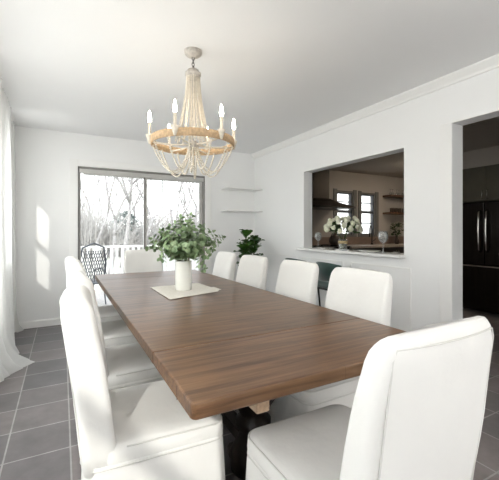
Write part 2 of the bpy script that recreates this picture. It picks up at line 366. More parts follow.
obj('meeting_stile', B((1.030, 1.050, 0.018, 0.025, 0.05, DZ1 - 0.05)), 'frame', d)
obj('screen_stile', B((1.315, 1.325, 0.102, 0.112, 0.05, DZ1 - 0.05)), 'track', d)

def side_window(name, y0, y1, z0, z1):
    w = bpy.data.objects.new(name, None); COL.objects.link(w); w.location = (XL, 0, 0); w['kind'] = 'structure'
    zm = (z0 + z1) / 2; t = 0.035
    obj('window_frame', B((-0.10, -0.05, y0, y0 + t, z0, z1), (-0.10, -0.05, y1 - t, y1, z0, z1), (-0.10, -0.05, y0 + t, y1 - t, z0, z0 + t), (-0.10, -0.05, y0 + t, y1 - t, z1 - t, z1),
                          (-0.10, -0.05, y0 + t, y1 - t, zm - 0.03, zm + 0.03)), 'trim', w)
    obj('window_glass', B((-0.08, -0.074, y0 + t, y1 - t, z0 + t, z1 - t)), 'pane', w)
    obj('window_sill', B((0.0, 0.03, y0 - 0.04, y1 + 0.04, z0 - 0.03, z0)), 'trim', w)
for i, a in enumerate(LW): side_window('window_%d' % (i + 1), *a)
w = bpy.data.objects.new('window_5', None); COL.objects.link(w); w.location = (0, YF, 0); w['kind'] = 'structure'  # unseen window bank, added to let more light into the room
x0, x1, z0, z1 = FW
obj('window_frame', B(*[(x - 0.025, x + 0.025, -0.1, -0.05, z0, z1) for x in (x0 + 0.025, x0 + 0.9, x0 + 1.8, x1 - 0.025)], (x0, x1, -0.1, -0.05, z0, z0 + 0.05), (x0, x1, -0.1, -0.05, z1 - 0.05, z1)), 'trim', w)
obj('window_glass', B((x0, x1, -0.08, -0.074, z0, z1)), 'pane', w)

# kitchen windows
for i, (a, b, z0, z1) in enumerate(KW):
    w = bpy.data.objects.new('window_%d' % (6 + i), None); COL.objects.link(w); w.location = (0, KY, 0); w['kind'] = 'structure'
    zm = 1.603; t = 0.03; za = (zm + z1) / 2; zb = (zm + z0) / 2
    obj('window_frame', B((a, a + t, 0.02, 0.07, z0, z1), (b - t * 1.6, b, 0.02, 0.07, z0, z1), (a, b, 0.02, 0.07, z0, z0 + t), (a, b, 0.02, 0.07, z1 - t, z1), (a + t, b - t, 0.02, 0.07, zm - 0.03, zm + 0.025)), 'ksash', w)
    obj('muntin', B((a + t, b - t, 0.03, 0.055, za - 0.008, za + 0.012), (a + t, b - t, 0.03, 0.055, zb - 0.008, zb + 0.012)), 'ksash', w)
    obj('window_glass', B((a + t, b - t, 0.04, 0.045, z0 + t, z1 - t)), 'pane', w)
    obj('window_casing', B((a - 0.09, a, -0.02, 0, z0 - 0.04, z1 + 0.06), (b, b + 0.09, -0.02, 0, z0 - 0.04, z1 + 0.06), (a, b, -0.02, 0, z1, z1 + 0.03), (a, b, -0.03, 0, z0 - 0.04, z0)), 'kcasing', w)

# pass-through ledge
lg = obj('stone_ledge', B((XR - 0.075, 3.06, PY0, PY1, 0.945, 0.975), (XR - 0.075, XR, PY0 - 0.02, PY0, 0.945, 0.975), (XR - 0.075, XR, PY1, PY1 + 0.07, 0.945, 0.975)), 'quartz', bevel=0.006)
tag(lg, 'white stone serving ledge running along the bottom of the kitchen pass-through', 'counter')

# corner shelves
s1 = obj('corner_shelf', B((2.22, 2.83, 4.79, 5.06, -0.008, 0.012)), 'trim', loc=(0, 0, 1.862), bevel=0.003)
tag(s1, 'thin white floating shelf in the corner, the upper of two', 'shelf', 'corner shelves')
s2 = s1.copy(); COL.objects.link(s2); s2.location = (0, 0, 1.515); s2['label'] = 'thin white floating shelf in the corner, the lower one above the fig plant'

# ------------------------------------------------------------------ dining table
TX0, TX1, TY0, TY1, TZ, TT = 0.29, 1.333, 0.843, 3.80, 0.76, 0.046
TXC = (TX0 + TX1) / 2; TYC = (TY0 + TY1) / 2
tb = thing('dining_table', 'long brown wooden dining table with a dark pedestal base', 'table', (TXC, TYC, 0))
HX = (TX1 - TX0) / 2; HY = (TY1 - TY0) / 2
g = 0.0012
obj('tabletop', B((-HX, HX, -HY + 0.432 + g, HY - 0.432 - g, TZ - TT, TZ)), 'oak', tb, bevel=0.004)
def leaf(sign):
    bm = bmesh.new(); y0, y1 = -HY, -HY + 0.432 - g; r = 0.018
    pts = [(HX, y1), (-HX, y1)]
    for k in range(7): t = PI + PI / 2 * k / 6; pts.append((-HX + r + r * math.cos(t), y0 + r + r * math.sin(t)))
    for k in range(7): t = 1.5 * PI + PI / 2 * k / 6; pts.append((HX - r + r * math.cos(t), y0 + r + r * math.sin(t)))
    loft(bm, [[(x, y * sign, z) for x, y in pts] for z in (TZ - TT, TZ)])
    lf = obj('table_leaf', bm, 'oak', tb, bevel=0.006, seg=3)
    return lf
leaf(1); leaf(-1)
ap = bmesh.new()
for x in (-HX + 0.0005,):
    box(ap, x - 0.001, x + 0.001, -HY + 0.132, -HY + 0.1345, TZ - TT + 0.001, TZ - 0.004)
obj('edge_joint', ap, 'dark', tb)
for x in (-0.29, 0.29):
    obj('slide_rail', B((x - 0.022, x + 0.022, -HY + 0.035, HY - 0.035, TZ - TT - 0.05, TZ - TT)), 'rail', tb, bevel=0.003)
obj('apron', B((-0.26, 0.26, -HY + 0.42, HY - 0.42, TZ - TT - 0.075, TZ - TT - 0.002)), 'dark', tb)
for sy in (-1, 1):
    y = sy * (HY - 0.62)
    bm = bmesh.new()
    lathe(bm, [(0.125, 0.64), (0.125, 0.60), (0.085, 0.585), (0.075, 0.56), (0.105, 0.52), (0.118, 0.47), (0.11, 0.41), (0.075, 0.35), (0.06, 0.32), (0.085, 0.30), (0.085, 0.27), (0.062, 0.25), (0.08, 0.20), (0.11, 0.15), (0.11, 0.07)][::-1], 28, (0, y, 0))
    obj('pedestal', bm, 'dark', tb, smooth=True, bevel=0)
    bm = bmesh.new()
    for sx in (-1, 1):
        loft(bm, [[(-w, y + sx * a, z0), (w, y + sx * a, z0), (w, y + sx * a, z1), (-w, y + sx * a, z1)] for a, z0, z1, w in ((0.0, 0.02, 0.14, 0.045), (0.12, 0.02, 0.13, 0.04), (0.2, 0.0, 0.085, 0.035), (0.235, 0.0, 0.05, 0.03))])
    obj('foot', bm, 'dark', tb, bevel=0.006)
    obj('top_bearer', B((-0.38, 0.38, y - 0.045, y + 0.045, 0.60, 0.641)), 'dark', tb, bevel=0.005)
obj('stretcher', B((-0.035, 0.035, -(HY - 0.7), HY - 0.7, 0.14, 0.20)), 'dark', tb, bevel=0.005)

# ------------------------------------------------------------------ slipcovered chairs
def make_chair(seed, tk=0.0):
    rs = random.Random(seed); ph = rs.uniform(0, 10)
    t = thing('dining_chair', '', 'chair', group='slipcovered dining chairs')
    # seat cushion
    bm = bmesh.new(); rings = []
    for z, ins in ((0.395, 0.0), (0.44, -0.004), (0.468, -0.002), (0.482, 0.006), (0.490, 0.020), (0.494, 0.05), (0.497, 0.10), (0.4985, 0.16)):
        r = max(0.05 - ins * 0.2, 0.012)
        rings.append([(x, y, z + 0.003 * noise.noise(Vector((x * 6 + ph, y * 6, 0)))) for x, y in rrect(-0.228 + ins, 0.228 - ins, -0.215 + ins, 0.272 - ins, r, 6, 9)])
    loft(bm, rings); obj('seat', bm, 'fabric', t, smooth=True)
    bm = bmesh.new(); pts = [(x, y, 0.477) for x, y in rrect(-0.2275, 0.2275, -0.215, 0.2715, 0.05, 6, 9)]
    pts = [p for p in pts if p[1] > -0.16]
    # reorder so the run is open at the back
    i0 = max(range(len(pts)), key=lambda i: (Vector(pts[i]) - Vector(pts[i - 1])).length)
    pts = pts[i0:] + pts[:i0]
    tube(bm, pts, 0.0032, 6); obj('seat_piping', bm, 'piping', t, smooth=True)
    # backrest
    bm = bmesh.new(); rings = []
    def sect(z):
        k = (z - 0.42) / 0.55
        fy = -0.165 - 0.115 * k + 0.02 * k * (1 - k) + tk * (0.4 + 0.6 * k)     # front face
        by = -0.262 - 0.075 * k
        hw = 0.226 - 0.012 * k + 0.006 * math.sin(PI * k)
        return fy, by, hw
    zs = [0.40, 0.46, 0.52, 0.58, 0.64, 0.70, 0.76, 0.82, 0.87, 0.91, 0.935, 0.952, 0.963, 0.969, 0.971]
    for z in zs:
        fy, by, hw = sect(z)
        e = max(0, z - 0.915) / 0.056; ins = 0.032 * (1 - math.sqrt(max(0, 1 - e * e)))
        insx = 0.030 * (1 - math.sqrt(max(0, 1 - e * e)))
        thk = (fy - by) / 2; ins = min(ins, thk - 0.006)
        ring = []
        for x, y in rrect(-hw + insx, hw - insx, by + ins, fy - ins, min(0.024, (fy - by - 2 * ins) / 2 - 0.001), 5, 10):
            c = 1 - (x / hw) ** 2; bow = 0.022 * c * (1.0 if y < (fy + by) / 2 else 0.45)
            n1 = noise.noise(Vector((x * 5 + ph, y * 4, z * 4))); n2 = noise.noise(Vector((x * 16, ph + y * 5, z * 9)))
            ring.append((x * (1 + 0.012 * n1), y - bow + 0.009 * n1 + 0.004 * n2, z + 0.006 * c * e + 0.002 * n1))
        rings.append(ring)
    loft(bm, rings); obj('backrest', bm, 'fabric', t, smooth=True)
    # piping around the rear panel
    bm = bmesh.new(); pts = []
    def rear(x, z):
        fy, by, hw = sect(z); c = 1 - (x / hw) ** 2
        return Vector((x, by - 0.022 * c - 0.001, z))
    for z in (0.44, 0.52, 0.6, 0.7, 0.8, 0.88, 0.925): pts.append(rear(-0.196 + 0.008 * (z - 0.4), z) + Vector((0, 0.001, 0)))
    for k in range(9): x = -0.182 + 0.364 * k / 8; pts.append(rear(x, 0.948) + Vector((0, 0.004, 0)))
    for z in (0.925, 0.88, 0.8, 0.7, 0.6, 0.52, 0.44): pts.append(rear(0.196 - 0.008 * (z - 0.4), z) + Vector((0, 0.001, 0)))
    tube(bm, pts, 0.0026, 5); obj('back_piping', bm, 'piping', t, smooth=True)
    # skirt
    bm = bmesh.new(); rings = []
    base = rrect(-0.229, 0.229, -0.262, 0.273, 0.05, 8, 16); N = len(base)
    cen = Vector((0, 0.0)) if False else (0.0, 0.005)
    for z in (0.43, 0.415, 0.40, 0.36, 0.30, 0.23, 0.16, 0.10, 0.05, 0.012):
        k = (0.43 - z) / 0.42; ring = []
        for i, (x, y) in enumerate(base):
            d = Vector((x - cen[0], y - cen[1])); d.normalize()
            a = i / N * 2 * PI
            wv = math.sin(a * 17 + ph + 1.5 * math.sin(a * 3 + ph)) * 0.5 + math.sin(a * 9 + ph * 2) * 0.5
            corner = abs(math.sin(2 * math.atan2(y, x)))
            off = k * (0.012 + 0.015 * wv + 0.009 * corner) - (0.004 if z in (0.415,) else 0)
            ring.append((x + d.x * off, y + d.y * off, z + (0.006 * (1 + wv) * 0.5 * k if z < 0.06 else 0)))
        rings.append(ring)
    loft(bm, rings, cap0=False, cap1=False)
    sk = obj('skirt', bm, 'fabric', t, smooth=True); so = sk.modifiers.new('cloth', 'SOLIDIFY'); so.thickness = 0.003; so.offset = 1
    bm = bmesh.new(); tube(bm, [(x * 1.006, y * 1.006, 0.419) for x, y in base], 0.003, 5, closed=True); obj('skirt_seam', bm, 'piping', t, smooth=True)
    return t
ch = make_chair(1); ch2 = make_chair(5, 0.045)
ch.location = (0.80, 0.83, 0)
ch['label'] = 'white slipcovered chair at the near end of the table, its back to us'
LY = [1.44, 2.07, 2.72, 3.35]; RY = [1.465, 2.10, 2.74, 3.37]
llab = ['white slipcovered chair nearest us on the left side, with a sunlit seat', 'white slipcovered chair second from us along the left side of the table',
        'white slipcovered chair third from us along the left side of the table', 'white slipcovered chair on the left side of the table nearest the patio door']
rlab = ['white slipcovered chair on the right side nearest us, below the right wine glass', 'white slipcovered chair second nearest on the right, just left of the green stool',
        'white slipcovered chair on the right side in front of the fig plant', 'white slipcovered chair on the right side farthest from us, beside the eucalyptus']
ch2.location = (0.312, LY[0], 0); ch2.scale = (1, 0.9, 1); ch2.rotation_euler = (0, 0, -PI / 2 - 0.05); ch2['label'] = llab[0]
srcs = [ch, ch2]
for i in range(1, 4):
    dup(ch2, (0.34 + (0.0, 0.01, 0.0)[i - 1], LY[i], 0), -PI / 2 + (0.03, -0.02, 0.03)[i - 1], llab[i], (1, 0.9, 1))
for i in range(4):
    dup(ch, (1.225 + (0, 0.02, 0.0, 0.01)[i], RY[i], 0), PI / 2 + (0.03, -0.02, 0.02, -0.02)[i], rlab[i], (1, 1, 1))
dup(ch, (0.86, 3.985, 0), PI + 0.02, 'white slipcovered chair at the far end of the table, before the patio door')

# ------------------------------------------------------------------ table centre
bm = bmesh.new(); A, Bc, Cc, D = Vector((0.60, 2.72)), Vector((0.605, 2.18)), Vector((1.02, 2.32)), Vector((1.0, 2.76))
N = 24; vs = []
for i in range(N + 1):
    row = []
    for j in range(N + 1):
        u, v = i / N, j / N
        p = (Bc * (1 - u) + Cc * u) * (1 - v) + (A * (1 - u) + D * u) * v
        edge = min(u, 1 - u, v, 1 - v)
        z = TZ + 0.0025 + 0.004 * max(0, noise.noise(Vector((p.x * 9, p.y * 9, 3)))) * (1 if edge < 0.2 else 0.3) + (0.010 if (u > 0.93 and v < 0.3) else 0) 
        row.append(bm.verts.new((p.x + 0.006 * noise.noise(Vector((v * 6, 0, 1))), p.y + 0.006 * noise.noise(Vector((u * 6, 2, 1))), z)))
    vs.append(row)
for i in range(N):
    for j in range(N): bm.faces.new((vs[i][j], vs[i + 1][j], vs[i + 1][j + 1], vs[i][j + 1]))
pl = obj('table_cloth', bm, 'linen', smooth=True); so = pl.modifiers.new('cloth', 'SOLIDIFY'); so.thickness = 0.003; so.offset = 1
tag(pl, 'cream linen square cloth lying under the white vase on the table', 'cloth')
VX, VY, VZ = 0.79, 2.49, TZ + 0.0065
bm = bmesh.new()
lathe(bm, [(0.056, 0.0), (0.060, 0.004), (0.061, 0.10), (0.060, 0.205), (0.0615, 0.212), (0.058, 0.214), (0.054, 0.208), (0.054, 0.02)], 36, (0, 0, 0))
v = obj('vase', bm, 'vase', smooth=True, loc=(VX, VY, VZ)); tag(v, 'tall white cylindrical ceramic vase on the dining table', 'vase')

def leaf_disc(bm, c, nrm, tang, L, W, cup=0.15, seg=8):
    nrm = nrm.normalized(); tang = (tang - nrm * tang.dot(nrm)).normalized(); s = nrm.cross(tang)
    top = bm.verts.new(c + tang * L * 0.5 + nrm * (-cup * W * 0.3)); ring = []
    for k in range(seg):
        a = 2 * PI * k / seg
        ring.append(bm.verts.new(c + tang * (L / 2 + math.cos(a) * L / 2) + s * math.sin(a) * W / 2 + nrm * cup * W * abs(math.sin(a)) * 0.5))
    for k in range(seg): bm.faces.new((top, ring[k], ring[(k + 1) % seg]))
eu = thing('eucalyptus_bunch', 'bunch of green silver dollar eucalyptus branches standing in the white vase', 'plant', (VX, VY, VZ))
# each tip given as (sideways along picture plane, up) in metres, plus depth
Rt = Vector((0.8797, -0.4756, 0)); Fw = Vector((0.4756, 0.8797, 0))
tips = [(a * 0.90 + 0.008, h + 0.018, d_) for a, h, d_ in [(-0.27, 0.36, 0.02), (-0.25, 0.28, 0.05), (-0.17, 0.40, -0.05), (-0.22, 0.34, -0.1), (-0.08, 0.47, 0.03), (-0.02, 0.50, -0.04), (0.04, 0.53, 0.05), (-0.12, 0.33, 0.16), (0.09, 0.44, -0.1),
        (0.11, 0.38, 0.1), (0.19, 0.36, -0.03), (0.27, 0.33, 0.02), (0.31, 0.37, 0.0), (0.2, 0.24, -0.12), (0.14, 0.18, -0.14), (-0.05, 0.52, 0.08), (0.06, 0.48, -0.1), (-0.13, 0.45, 0.06), (0.14, 0.45, 0.05), (-0.2, 0.42, 0.05), (0.0, 0.46, 0.12), (-0.28, 0.30, -0.04), (0.22, 0.41, 0.08), (-0.1, 0.26, -0.1), (0.05, 0.30, -0.2), (-0.06, 0.30, -0.2), (-0.16, 0.23, -0.16), (0.22, 0.28, 0.14),
        (0.02, 0.38, 0.18), (-0.19, 0.20, 0.06), (0.12, 0.30, -0.16), (0.0, 0.42, -0.12), (-0.1, 0.40, -0.14), (0.17, 0.14, -0.06), (0.06, 0.24, 0.1)]]
for ti, (a, h, dp) in enumerate(tips):
    r2 = random.Random(100 + ti); end = Rt * a + Fw * dp + Vector((0, 0, h))
    st = Vector((r2.uniform(-0.03, 0.03), r2.uniform(-0.03, 0.03), 0.05)); neck = Rt * max(-0.035, min(0.035, a * 0.3)) + Fw * max(-0.03, min(0.03, dp * 0.3)) + Vector((0, 0, 0.215))
    pts = []
    droop = 0.05 if h < 0.3 else 0.0
    for k in range(13):
        t = k / 12
        if t < 0.3: p = st.lerp(neck, t / 0.3)
        else:
            q = (t - 0.3) / 0.7; p = neck.lerp(end, q) + Vector((0, 0, (0.05 + droop) * math.sin(PI * q)))
        pts.append(p)
    bm = bmesh.new(); tube(bm, pts, 0.0022, 5, r1=0.001); s = obj('stem', bm, 'stem', eu, smooth=True)
    bm = bmesh.new(); nl = 12
    for k in range(nl):
        q = 0.36 + 0.64 * k / (nl - 1); i = min(11, int(q * 12)); f = q * 12 - i; p = pts[i].lerp(pts[i + 1], f); tg = (pts[min(i + 1, 12)] - pts[i]).normalized()
        a0 = r2.uniform(0, PI)
        for sgn in (0, PI):
            o1 = tg.orthogonal().normalized(); o2 = tg.cross(o1); dr = o1 * math.cos(a0 + sgn) + o2 * math.sin(a0 + sgn)
            dirn = (dr + tg * 0.35 + Vector((0, 0, -0.1))).normalized(); L = r2.uniform(0.036, 0.054) * (1 - 0.3 * max(0, q - 0.7) / 0.3)
            nn = (tg + Vector((r2.uniform(-.6, .6), r2.uniform(-.6, .6), r2.uniform(0, .8)))).normalized()
            leaf_disc(bm, p + dirn * 0.006, nn, dirn, L, L * 0.95)
    dr = (pts[12] - pts[11]).normalized(); leaf_disc(bm, pts[12], dr.orthogonal(), dr, 0.03, 0.026)
    obj('leaves', bm, 'euc', s, smooth=True)

# ------------------------------------------------------------------ chandelier
CX, CY = 0.82, 2.36
cl = thing('chandelier', 'beaded chandelier with a jute hoop and lit candle bulbs hanging over the table', 'chandelier', (CX, CY, 0))
bm = bmesh.new(); lathe(bm, [(0.012, 2.435), (0.045, 2.445), (0.060, 2.458), (0.062, 2.48)], 28); obj('ceiling_canopy', bm, 'canopy', cl, smooth=True)
bm = bmesh.new()
for k in range(4):
    z = 2.428 - k * 0.022; a = PI / 2 * (k % 2)
    tube(bm, [(0.009 * math.cos(b) * math.cos(a), 0.009 * math.cos(b) * math.sin(a), z + 0.015 * math.sin(b)) for b in [2 * PI * j / 12 for j in range(12)]], 0.0024, 5, closed=True)
obj('chain', bm, 'chain', cl, smooth=True)
bm = bmesh.new(); lathe(bm, [(0.048, 2.285), (0.050, 2.305), (0.056, 2.308), (0.056, 2.322), (0.046, 2.330), (0.040, 2.343), (0.018, 2.352), (0.008, 2.356), (0.008, 2.366)], 28); obj('crown', bm, 'canopy', cl, smooth=True)
bm = bmesh.new(); lathe(bm, [(0.007, 1.80), (0.007, 2.30)], 10); obj('center_rod', bm, 'canopy', cl)
bm = bmesh.new(); lathe(bm, [(0.012, 1.775), (0.035, 1.785), (0.04, 1.80), (0.035, 1.83), (0.012, 1.84)], 20); obj('hub', bm, 'canopy', cl, smooth=True)
RZ, RR = 1.826, 0.286
bm = bmesh.new(); n = 64; rs_ = []
for k in range(n):
    a = 2 * PI * k / n; c, s = math.cos(a), math.sin(a)
    rs_.append([bm.verts.new((r * c, r * s, z)) for r, z in ((RR - 0.006, RZ - 0.024), (RR + 0.006, RZ - 0.026), (RR + 0.009, RZ), (RR + 0.006, RZ + 0.026), (RR - 0.006, RZ + 0.024), (RR - 0.008, RZ))])
for k in range(n):
    a, b = rs_[k], rs_[(k + 1) % n]
    for j in range(6): bm.faces.new((a[j], a[(j + 1) % 6], b[(j + 1) % 6], b[j]))
obj('hoop', bm, 'hoop', cl, smooth=True)
AO = math.radians(48.6)
for k in range(6):
    a = AO + k * PI / 3; c, s = math.cos(a), math.sin(a); bm = bmesh.new()
    tube(bm, [(0.03 * c, 0.03 * s, 1.81), (0.15 * c, 0.15 * s, 1.803), ((RR - 0.006) * c, (RR - 0.006) * s, 1.812)], 0.006, 6); arm = obj('arm', bm, 'bead', cl, smooth=True)
    r = RR + 0.012
    bm = bmesh.new(); lathe(bm, [(0.007, 1.80), (0.024, 1.852), (0.026, 1.862), (0.020, 1.864), (0.0105, 1.866), (0.0105, 1.945), (0.0, 1.946)][0:6], 14, (r * c, r * s, 0)); cd = obj('candle_sleeve', bm, 'bead', cl, smooth=True)
    bm = bmesh.new(); lathe(bm, [(0.008, 1.945), (0.011, 1.958), (0.0135, 1.972), (0.011, 1.99), (0.007, 2.015), (0.0015, 2.028)], 14, (r * c, r * s, 0)); obj('bulb', bm, 'bulb', cd, smooth=True)
def beads(bm, pts, r, gap=1.9):
    pts = [Vector(p) for p in pts]; acc = 0; step = r * gap; nxt = 0
    for a, b in zip(pts, pts[1:]):
        L = (b - a).length
        while nxt <= acc + L:
            p = a.lerp(b, (nxt - acc) / L)
            m0 = len(bm.verts); res = bmesh.ops.create_icosphere(bm, subdivisions=1, radius=r, matrix=Matrix.Translation(p)); nxt += step
        acc += L
for k in range(24):
    a = 2 * PI * k / 24; c, s = math.cos(a), math.sin(a); pts = []
    rt, rb = 0.046, (0.125 if k % 2 else 0.10)
    for j in range(15):
        q = j / 14; rr = rt + (rb - rt) * (q ** 1.6); pts.append((rr * c, rr * s, 2.29 - (2.29 - 1.83) * q))
    bm = bmesh.new(); beads(bm, pts, 0.0058); obj('bead_strand', bm, 'bead', cl, smooth=True)
for k in range(12):
    a = 2 * PI * k / 12 + 0.1; c, s = math.cos(a), math.sin(a); pts = []
    r0, r1 = RR - 0.004, 0.03
    dz = 0.175 if k % 2 else 0.2
    for j in range(21):
        q = j / 20; rr = r0 + (r1 - r0) * q
        z = 1.803 - dz * (math.sin(PI * (q ** 1.15)) ** 0.75) - 0.01 * q; pts.append((rr * c, rr * s, z))
    bm = bmesh.new(); beads(bm, pts, 0.0078); obj('bead_swag', bm, 'bead', cl, smooth=True)
bm = bmesh.new(); lathe(bm, [(0.004, 1.655), (0.012, 1.662), (0.014, 1.675), (0.007, 1.69), (0.007, 1.78)], 12); obj('finial', bm, 'bead', cl, smooth=True)

# ------------------------------------------------------------------ sheer curtain
ct = thing('sheer_curtain', 'sheer white floor length curtain along the left wall, hem trailing on tiles', 'curtain', (0, 0, 0))
def curtain_panel(y0, y1, xb, flare, name, folds, ph):
    bm = bmesh.new(); NJ = 26; NI = 150; g2 = []
    for j in range(NJ + 1):
        q = j / NJ; z = 2.472 * (1 - q) + 0.012 * q; row = []
        for i in range(NI + 1):
            u = i / NI; y = y0 + (y1 - y0) * u
            amp = 0.022 + 0.012 * q
            f = math.sin(u * folds * 2 * PI + ph) + 0.4 * math.sin(u * folds * 4.7 + 1 + q)
            x = xb + amp * f + 0.02 * noise.noise(Vector((u * 9, q * 2, ph)))
            z2 = z
            if q > 0.86:
                k = (q - 0.86) / 0.14; fl = max(0.0, 1 - abs(u - flare[0]) / flare[1]); x += flare[2] * k * k * fl; y += 0.03 * k * f
                z2 = z * (1 - 0.6 * k * fl) + 0.004 * (1 + f)
            if q < 0.02: z2 += 0.0
            row.append(bm.verts.new((x, y + 0.004 * math.cos(u * folds * 2 * PI), max(0.01, z2))))
        g2.append(row)
    for j in range(NJ):
        for i in range(NI): bm.faces.new((g2[j][i], g2[j][i + 1], g2[j + 1][i + 1], g2[j + 1][i]))
    return obj(name, bm, 'sheer', ct, smooth=True)
curtain_panel(3.05, 4.30, -0.475, (0.5, 0.35, 0.22), 'curtain_panel', 11, 0.3)
curtain_panel(0.55, 3.0, -0.50, (0.5, 0.05, 0.0), 'curtain_panel', 20, 0.8)
curtain_panel(4.80, 4.99, -0.52, (0.6, 0.4, 0.12), 'curtain_panel', 3, 1.3)
obj('curtain_track', B((-0.53, -0.47, 0.5, 5.0, 2.466, 2.479)), 'trim', ct)

# ------------------------------------------------------------------ fiddle leaf fig
fg = thing('fiddle_leaf_fig', 'potted fiddle leaf fig with glossy dark leaves in the corner below the shelves', 'plant', (2.43, 4.52, 0))
bm = bmesh.new(); lathe(bm, [(0.12, 0.0), (0.135, 0.01), (0.17, 0.34), (0.175, 0.36), (0.16, 0.36), (0.155, 0.33)], 28); pt = obj('planter', bm, 'pot', fg, smooth=True)
bm = bmesh.new(); lathe(bm, [(0.15, 0.31), (0.154, 0.332), (0.10, 0.336)], 24); obj('soil', bm, 'soil', fg)
bm = bmesh.new(); stems = [[(0, 0, 0.33), (0.01, 0.01, 0.6), (-0.03, 0.0, 0.9), (-0.04, 0.01, 1.15)], [(0.03, 0.02, 0.33), (0.07, 0.03, 0.6), (0.10, 0.02, 0.85), (0.12, 0.03, 1.05)], [(-0.03, 0, 0.33), (-0.07, -0.04, 0.6), (-0.10, -0.06, 0.82), (-0.12, -0.05, 0.95)]]
for s in stems: tube(bm, s, 0.011, 7, r1=0.006)
obj('stem', bm, 'bark', fg, smooth=True)
r3 = random.Random(11); cnt = 0
for si, s in enumerate(stems):
    for k in range(18):
        q = 0.35 + 0.65 * k / 17; i = min(2, int(q * 3)); p = Vector(s[i]).lerp(Vector(s[i + 1]), q * 3 - i); a = k * 2.4 + si
        L = r3.uniform(0.16, 0.21) * (0.75 if k > 15 else 1); W = L * 1.0; el = r3.uniform(0.3, 0.95) + 0.35 * (k / 17) ** 2
        dr = Vector((math.cos(a) * math.cos(el), math.sin(a) * math.cos(el), math.sin(el))); sd = Vector((-math.sin(a), math.cos(a), 0)); nr = dr.cross(sd).normalized()
        if nr.z < 0: nr = -nr
        bm = bmesh.new(); rows = []
        for j in range(9):
            t = j / 8; w = W / 2 * (0.08 + 0.92 * math.sin(PI * min(1, t * 0.93 + 0.05)) ** 0.7 * (0.65 + 0.42 * t)); c = p + dr * (0.03 + L * t) - Vector((0, 0, 1)) * 0.05 * t * t * 1.2
            rows.append([bm.verts.new(c + sd * w * u + nr * (0.018 * u * u + 0.006 * math.sin(t * 16 + u * 2) * abs(u))) for u in (-1, -0.5, 0, 0.5, 1)])
        for ra, rb in zip(rows, rows[1:]):
            for j in range(4): bm.faces.new((ra[j], ra[j + 1], rb[j + 1], rb[j]))
        tube(bm, [p, p + dr * 0.035], 0.003, 4)
        obj('leaf', bm, 'fig', fg, smooth=True)

# ------------------------------------------------------------------ bar stools below the ledge
def stool(loc, rz, label):
    t = thing('bar_stool', label, 'stool', loc, rz, 'green bar stools')
    bm = bmesh.new(); loft(bm, [[(x, y, z) for x, y in rrect(-0.19 + i, 0.19 - i, -0.19 + i, 0.19 - i, 0.05, 5, 4)] for z, i in ((0.60, 0.006), (0.605, 0), (0.655, 0), (0.668, 0.012), (0.672, 0.04))]); obj('seat', bm, 'velvet', t, smooth=True)
    bm = bmesh.new(); NI = 16
    rings = []
    for k in range(NI + 1):
        a = PI + PI * 0.12 + (PI * 0.76) * k / NI; c, s = math.cos(a), math.sin(a); hh = 0.868 - 0.03 * abs(k / NI * 2 - 1) ** 2
        rings.append([(r * c, r * s + 0.02, z) for r, z in ((0.165, 0.66), (0.19, 0.655), (0.205, hh - 0.02), (0.20, hh), (0.185, hh + 0.002), (0.175, hh - 0.02))])
    loft(bm, rings); obj('backrest', bm, 'velvet', t, smooth=True)
    for sx in (-1, 1):
        for sy in (-1, 1):
            bm = bmesh.new(); tube(bm, [(sx * 0.15, sy * 0.15, 0.60), (sx * 0.19, sy * 0.19, 0.0)], 0.012, 8, r1=0.008); obj('leg', bm, 'blackm' if sy > 0 else 'brass', t, smooth=True)
    bm = bmesh.new(); tube(bm, [(0.18, 0.18, 0.2), (-0.18, 0.18, 0.2), (-0.18, -0.18, 0.2), (0.18, -0.18, 0.2)], 0.007, 6, closed=True); obj('footrest', bm, 'blackm', t)
    bm = bmesh.new(); loft(bm, [[(x, y, z) for x, y in rrect(-0.17, 0.17, -0.17, 0.17, 0.03, 4, 3)] for z in (0.575, 0.60)]); obj('seat_frame', bm, 'blackm', t)
    return t
s1_ = stool((2.61, 2.90, 0), -PI / 2, 'dark green bar stool with brass legs below the white flowers')
dup(s1_, (2.61, 3.50, 0), -PI / 2 + 0.05, 'dark green bar stool below the left wine glass, only its top edge showing')

# ------------------------------------------------------------------ things on the ledge
LZ = 0.9755
def wine_glass(loc, label):
    bm = bmesh.new()
    lathe(bm, [(0.034, 0.0), (0.034, 0.003), (0.010, 0.007), (0.0055, 0.02), (0.0055, 0.085), (0.008, 0.094), (0.028, 0.108), (0.042, 0.135), (0.044, 0.155), (0.040, 0.18), (0.033, 0.205),
               (0.0318, 0.205), (0.0385, 0.18), (0.0425, 0.155), (0.0405, 0.136), (0.027, 0.111), (0.006, 0.0985)], 24)
    o = obj('wine_glass', bm, 'glass', smooth=True, loc=loc); return tag(o, label, 'glass', 'wine glasses on the ledge')
g1 = wine_glass((2.94, 3.55, LZ), 'stemmed wine glass on the ledge left of the white flowers'); 
g2 = g1.copy(); COL.objects.link(g2); g2.location = (2.885, 2.465, LZ); g2['label'] = 'stemmed wine glass on the ledge right of the white flowers'; g2.scale = (1.15, 1.15, 1.08)
FV = (2.865, 3.02, LZ)
fv = thing('glass_vase', 'clear glass vase with a straw band holding white flowers on the ledge', 'vase', FV)
bm = bmesh.new(); lathe(bm, [(0.045, 0), (0.05, 0.003), (0.048, 0.06), (0.052, 0.13), (0.0495, 0.13), (0.0455, 0.06), (0.045, 0.012)], 28); obj('body', bm, 'glass', fv, smooth=True)
bm = bmesh.new(); lathe(bm, [(0.052, 0.078), (0.055, 0.08), (0.056, 0.105), (0.054, 0.112), (0.0515, 0.112)], 28, cap0=False, cap1=False); obj('straw_band', bm, 'straw', fv, smooth=True)
